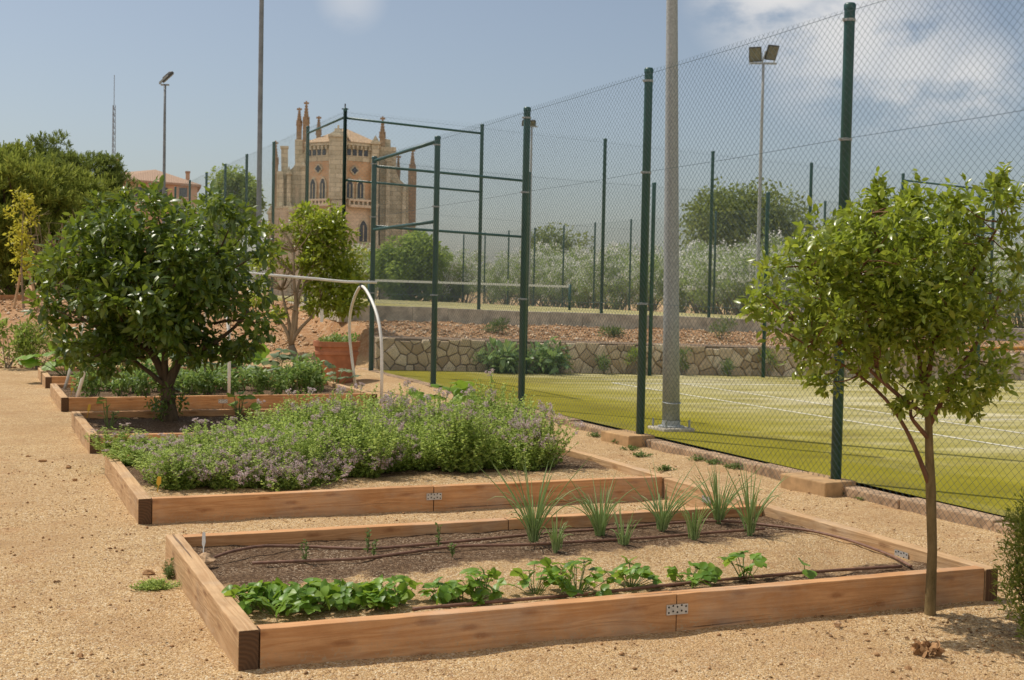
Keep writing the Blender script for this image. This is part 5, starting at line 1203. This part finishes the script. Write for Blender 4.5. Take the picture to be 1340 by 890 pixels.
# young tree at right
b = np.array(at(1217, 803, 0.)); b[2] = float(gz(b[0], b[1])); D_ = float((b-[0, 0, CH])@FW); rg = np.random.default_rng(44)
t3 = thing('young_tree', b, 'slim young tree with shiny yellow-green leaves in front of the nearest bed at right', 'tree')
def q3(px, py, dy=0.): return atd(px, py, D_+dy)
mb = MB(); P = np.array([b-[0, 0, .06], b, q3(1220, 720), q3(1218, 640), q3(1216, 590), q3(1215, 545), q3(1212, 480)]); mb.tube(P, [.046, .030, .025, .027, .022, .019, .013], 12); mb.build('trunk', M['bark_r'], t3, smooth=True)
LM = [[(1217, 638), (1200, 590), (1170, 530), (1120, 485), (1060, 455)], [(1214, 545), (1180, 522), (1150, 495), (1100, 450), (1040, 420)], [(1214, 550), (1205, 480), (1195, 420), (1180, 340)], [(1214, 500), (1225, 430), (1240, 360), (1255, 290)], [(1215, 560), (1250, 490), (1285, 440), (1310, 380)], [(1150, 495), (1140, 430), (1120, 360)], [(1100, 450), (1080, 400), (1060, 350)], [(1225, 430), (1275, 350), (1310, 290)], [(1195, 420), (1150, 330), (1140, 280)], [(1216, 575), (1190, 545), (1195, 520)]]
mb = MB(); E = []
for L_ in LM:
    dz = rg.uniform(-.35, .35, len(L_)); dz[0] = 0; K = np.array([q3(px, py, d*(i_/len(L_))) for i_, ((px, py), d) in enumerate(zip(L_, dz))]); t = np.linspace(0, 1, len(K)); tt = np.linspace(0, 1, 12); K = np.stack([np.interp(tt, t, K[:, j]) for j in range(3)], 1)
    for _ in range(2): K[1:-1] = (K[:-2]+2*K[1:-1]+K[2:])/4
    mb.tube(K, np.linspace(.014, .005, 12), 7); E.append(K)
E = np.concatenate(E); cl = []
for bb in ball(135, rg, .36):
    px, py = 1165+bb[0]*150, 372+bb[2]*112+(bb[0]*-12)
    cl.append((q3(px, py, bb[1]*.58), rg.uniform(.08, .145)))
for px, py, r_ in ((1000, 385, .1), (985, 400, .07), (1010, 350, .1), (1040, 330, .11), (1015, 430, .09), (1050, 470, .09), (1085, 500, .08), (1070, 485, .09), (1110, 300, .1), (1145, 268, .07), (1148, 255, .05), (1180, 270, .09), (1200, 262, .07), (1225, 275, .09), (1250, 265, .06), (1270, 280, .09), (1300, 255, .07), (1308, 240, .05), (1325, 262, .06), (1322, 300, .08), (1330, 340, .08), (1325, 390, .09), (1310, 440, .09), (1290, 480, .1), (1265, 510, .09), (1235, 515, .08), (1275, 535, .05), (1200, 500, .08), (1180, 530, .05), (1310, 480, .07), (1305, 505, .06), (1285, 515, .08), (1250, 525, .08), (1215, 525, .08), (1240, 490, .1), (1270, 460, .11), (1160, 490, .08), (1130, 470, .09), (1300, 420, .1), (1020, 400, .1), (1110, 285, .07), (1090, 320, .09)):
    cl.append((q3(px, py, rg.uniform(-.3, .3)), r_))
for c, r_ in cl:
    q = E[np.argmin(np.linalg.norm(E-c, axis=1)+.3*np.abs(E[:, 2]-c[2]+.1))]; mb.tube(curve(q, c, rg, .1, 5), np.linspace(.005, .0018, 5), 4)
mb.build('limbs', M['bark_red'], t3, smooth=True)
SH = []
for px, py, l in ((1148, 275, .2), (1110, 300, .14), (1180, 270, .12), (1205, 270, .14), (1250, 280, .14), (1300, 275, .22), (1325, 285, .18), (1225, 280, .1), (1280, 290, .15), (1040, 335, .12), (1010, 365, .1), (1165, 268, .12), (1128, 290, .15), (1238, 275, .14), (1268, 272, .16), (1312, 262, .2), (1335, 275, .2), (1085, 320, .12), (985, 395, .1), (1150, 262, .12), (1195, 262, .15)):   # upright shoots
    a_ = q3(px, py, rg.uniform(-.2, .2)); e = a_+np.array([rg.normal(0, .03), rg.normal(0, .03), l]); n = int(l/.009); t = np.linspace(0, 1, n); SH.append(leafset(a_+(e-a_)*t[:, None], np.stack([*rg.normal(0, 1, (2, n)), np.full(n, .7)], 1), .05*rg.uniform(.7, 1.1, n), T_LEAF, rg=rg))


quads('crown', clump_leaves(cl, -92, .05, T_LEAF, rg, out=.7, droop=.12, upj=.7, flat=1.05, p=.6)+SH, M['privet'], t3, org=b)

# conifer bush at the right edge
b = np.array(at(1385, 842, 0.)); b[2] = float(gz(b[0], b[1])); rg = np.random.default_rng(45); t4 = thing('conifer_bush', b, 'dense dark green conifer bush cut off by the right edge', 'bush')
cl = [(b+np.array([0, 0, .37])+q*np.array([.26, .26, .38]), .085) for q in ball(190, rg, .3)]; mb = MB()
for c, r_ in cl[:40]: mb.tube(curve(b, c, rg, .05, 4), np.linspace(.012, .003, 4), 5)
mb.build('stems', M['bark'], t4); quads('foliage', clump_leaves(cl, -90, .034, T_NARROW, rg, out=.9, droop=.5), M['thuja'], t4, org=b)

# weeds by the boards and on the path
def mat_weed(px, py, w, d, h, n, label, seed, leaf, size=.016, group=None):
    rg = np.random.default_rng(seed); c = at(px, py, .0); c[2] = float(gz(c[0], c[1])); root = thing('weed', c, label, 'weed', group); mb = MB(); P0, D0 = [], []
    for k in range(n):
        a = rg.uniform(0, 6.28); r_ = rg.random()**.7; e = c+np.array([math.cos(a)*w*r_, math.sin(a)*d*r_, h*rg.uniform(.3, 1)*(1-.6*r_)+.008]); P = curve(c+(e-c)*[.4, .4, 0], e, rg, .1, 4); mb.tube(P, [.0014]*4, 3, False)
        for q in np.linspace(.2, 1, 9): P0.append(P[0]+(P[-1]-P[0])*q+rg.normal(0, .004, 3)); D0.append(np.array([*rg.normal(0, 1, 2), .5]))
    mb.build('stems', M['stem'], root); quads('leaves', [leafset(np.array(P0), np.array(D0), size*rg.uniform(.6, 1.3, len(P0)), T_DIA, rg=rg)], leaf, root, org=c)
mat_weed(205, 771, .15, .10, .05, 150, 'green creeping weed against the left board of the nearest bed', 601, M['oregano'], .014)
mat_weed(222, 757, .045, .06, .15, 26, 'upright feathery weed sprig against the left board of the nearest bed', 602, M['weed'], .018)
for k, (px, py) in enumerate(((812, 584), (826, 592), (838, 600), (912, 606), (935, 612), (960, 618), (1108, 651), (870, 618), (720, 585), (1135, 658), (1000, 622), (780, 575))):
    mat_weed(px, py, .13, .10, .05, 22, 'sparse little weed in the gravel between the timber edging and the fence', 610+k, M['weed'], .024, 'little weeds along the fence')
mat_weed(955, 692, .09, .07, .05, 22, 'low weed at the foot of the rightmost chives', 640, M['weed'], .02)
# loose stones
def pebbles(name, n, area, rmin, rmax, mat, seed, zoff):
    rg = np.random.default_rng(seed); (x0, x1, y0, y1) = area; x = rg.uniform(x0, x1, n); y = y0+(y1-y0)*rg.random(n)**1.6
    ok = ~((x > BX0-.02) & (x < BX1+.02) & (((y > 5.46) & (y < 7.75)) | ((y > 9.05) & (y < 11.5)) | ((y > 12.98) & (y < 15.5)))) & ~((x > 6.52) & (x < 6.8)); x, y = x[ok], y[ok]; n = len(x)
    r_ = rg.uniform(rmin, rmax, n)*rg.uniform(.6, 1.2, n); tv = np.array([(1,0,0), (0,1,0), (-1,0,0), (0,-1,0), (0,0,.75), (0,0,-.5)]); tf = np.array([(0,1,4), (1,2,4), (2,3,4), (3,0,4), (1,0,5), (2,1,5), (3,2,5), (0,3,5)])
    a = rg.uniform(0, 6.28, n); c_, s_ = np.cos(a), np.sin(a); tvj = tv[None]*rg.uniform(.65, 1.3, (n, 6, 1)); V = np.stack([tvj[..., 0]*c_[:, None]-tvj[..., 1]*s_[:, None]*.8, tvj[..., 0]*s_[:, None]+tvj[..., 1]*c_[:, None]*.8, tvj[..., 2]], 2)*r_[:, None, None]
    V += np.stack([x, y, gz(x, y)+zoff+r_*.3], 1)[:, None]; V = V.reshape(-1, 3); Fq = (np.arange(n)[:, None, None]*6+tf[None]).reshape(-1, 3)
    o = npmesh(name, V, Fq, mat); o['kind'] = 'stuff'; return o
def m_pebble():
    t = NT('loose_gravel'); g_ = t.n('ShaderNodeNewGeometry'); c = t.ramp(g_.outputs['Random Per Island'], [(0, (.25,.145,.07)), (.3, (.45,.28,.15)), (.7, (.57,.4,.24)), (1, (.68,.56,.42))]); return t.fin(t.pbsdf(c, .95, None, 0, .1))
M['pebble'] = m_pebble()
tag(pebbles('loose_gravel', 52000, (-2.5, 6.5, 3.6, 13), .0022, .0058, M['pebble'], 5, 0), 'loose tan gravel scattered over the path around the beds', None)
tag(pebbles('loose_grit', 2500, (-3., 6.5, 3.6, 14), .007, .014, M['clod'], 6, 0), 'brown crumbs of earth scattered on the gravel path', None)
tag(pebbles('loose_stones', 9000, (7.4, 24, 23.9, 26.6), .012, .045, M['pebble'], 8, 0), 'pale rubble scattered over the embankment above the stone wall', None)
tag(pebbles('earth_lumps', 7000, (-4, 7.2, 26.2, 36), .012, .05, M['pebble'], 9, 0), 'lumps of dry earth and stones on the reddish bank', None)
rg = np.random.default_rng(91); n = 900; x = np.concatenate([rg.normal(4.9, .8, 500), rg.uniform(-2, 6.4, 400)]); y = np.concatenate([rg.normal(5.0, .45, 500), rg.uniform(3.7, 13, 400)])
ok = ~((x > BX0-.02) & (x < BX1+.02) & (((y > 5.46) & (y < 7.75)) | ((y > 9.05) & (y < 11.5)))); x, y = x[ok], y[ok]; n = len(x)
V, Fq = leafset(np.stack([x, y, gz(x, y)+.006], 1), np.stack([*rg.normal(0, 1, (2, n)), rg.normal(0, .15, n)], 1), rg.uniform(.012, .035, n), T_DIA, upj=.25, rg=rg)
M['litter'] = leafmat('dry_leaf', [(.12,.065,.03), (.25,.14,.06), (.38,.24,.11)], .8, .1, .1, (.3,.2,.08))
tag(quads('leaf_litter', [(V, Fq)], M['litter']), 'dry brown leaves scattered over the gravel', None, None, 'stuff')
for o in bpy.data.objects:
    if '_o' in o.keys(): del o['_o']
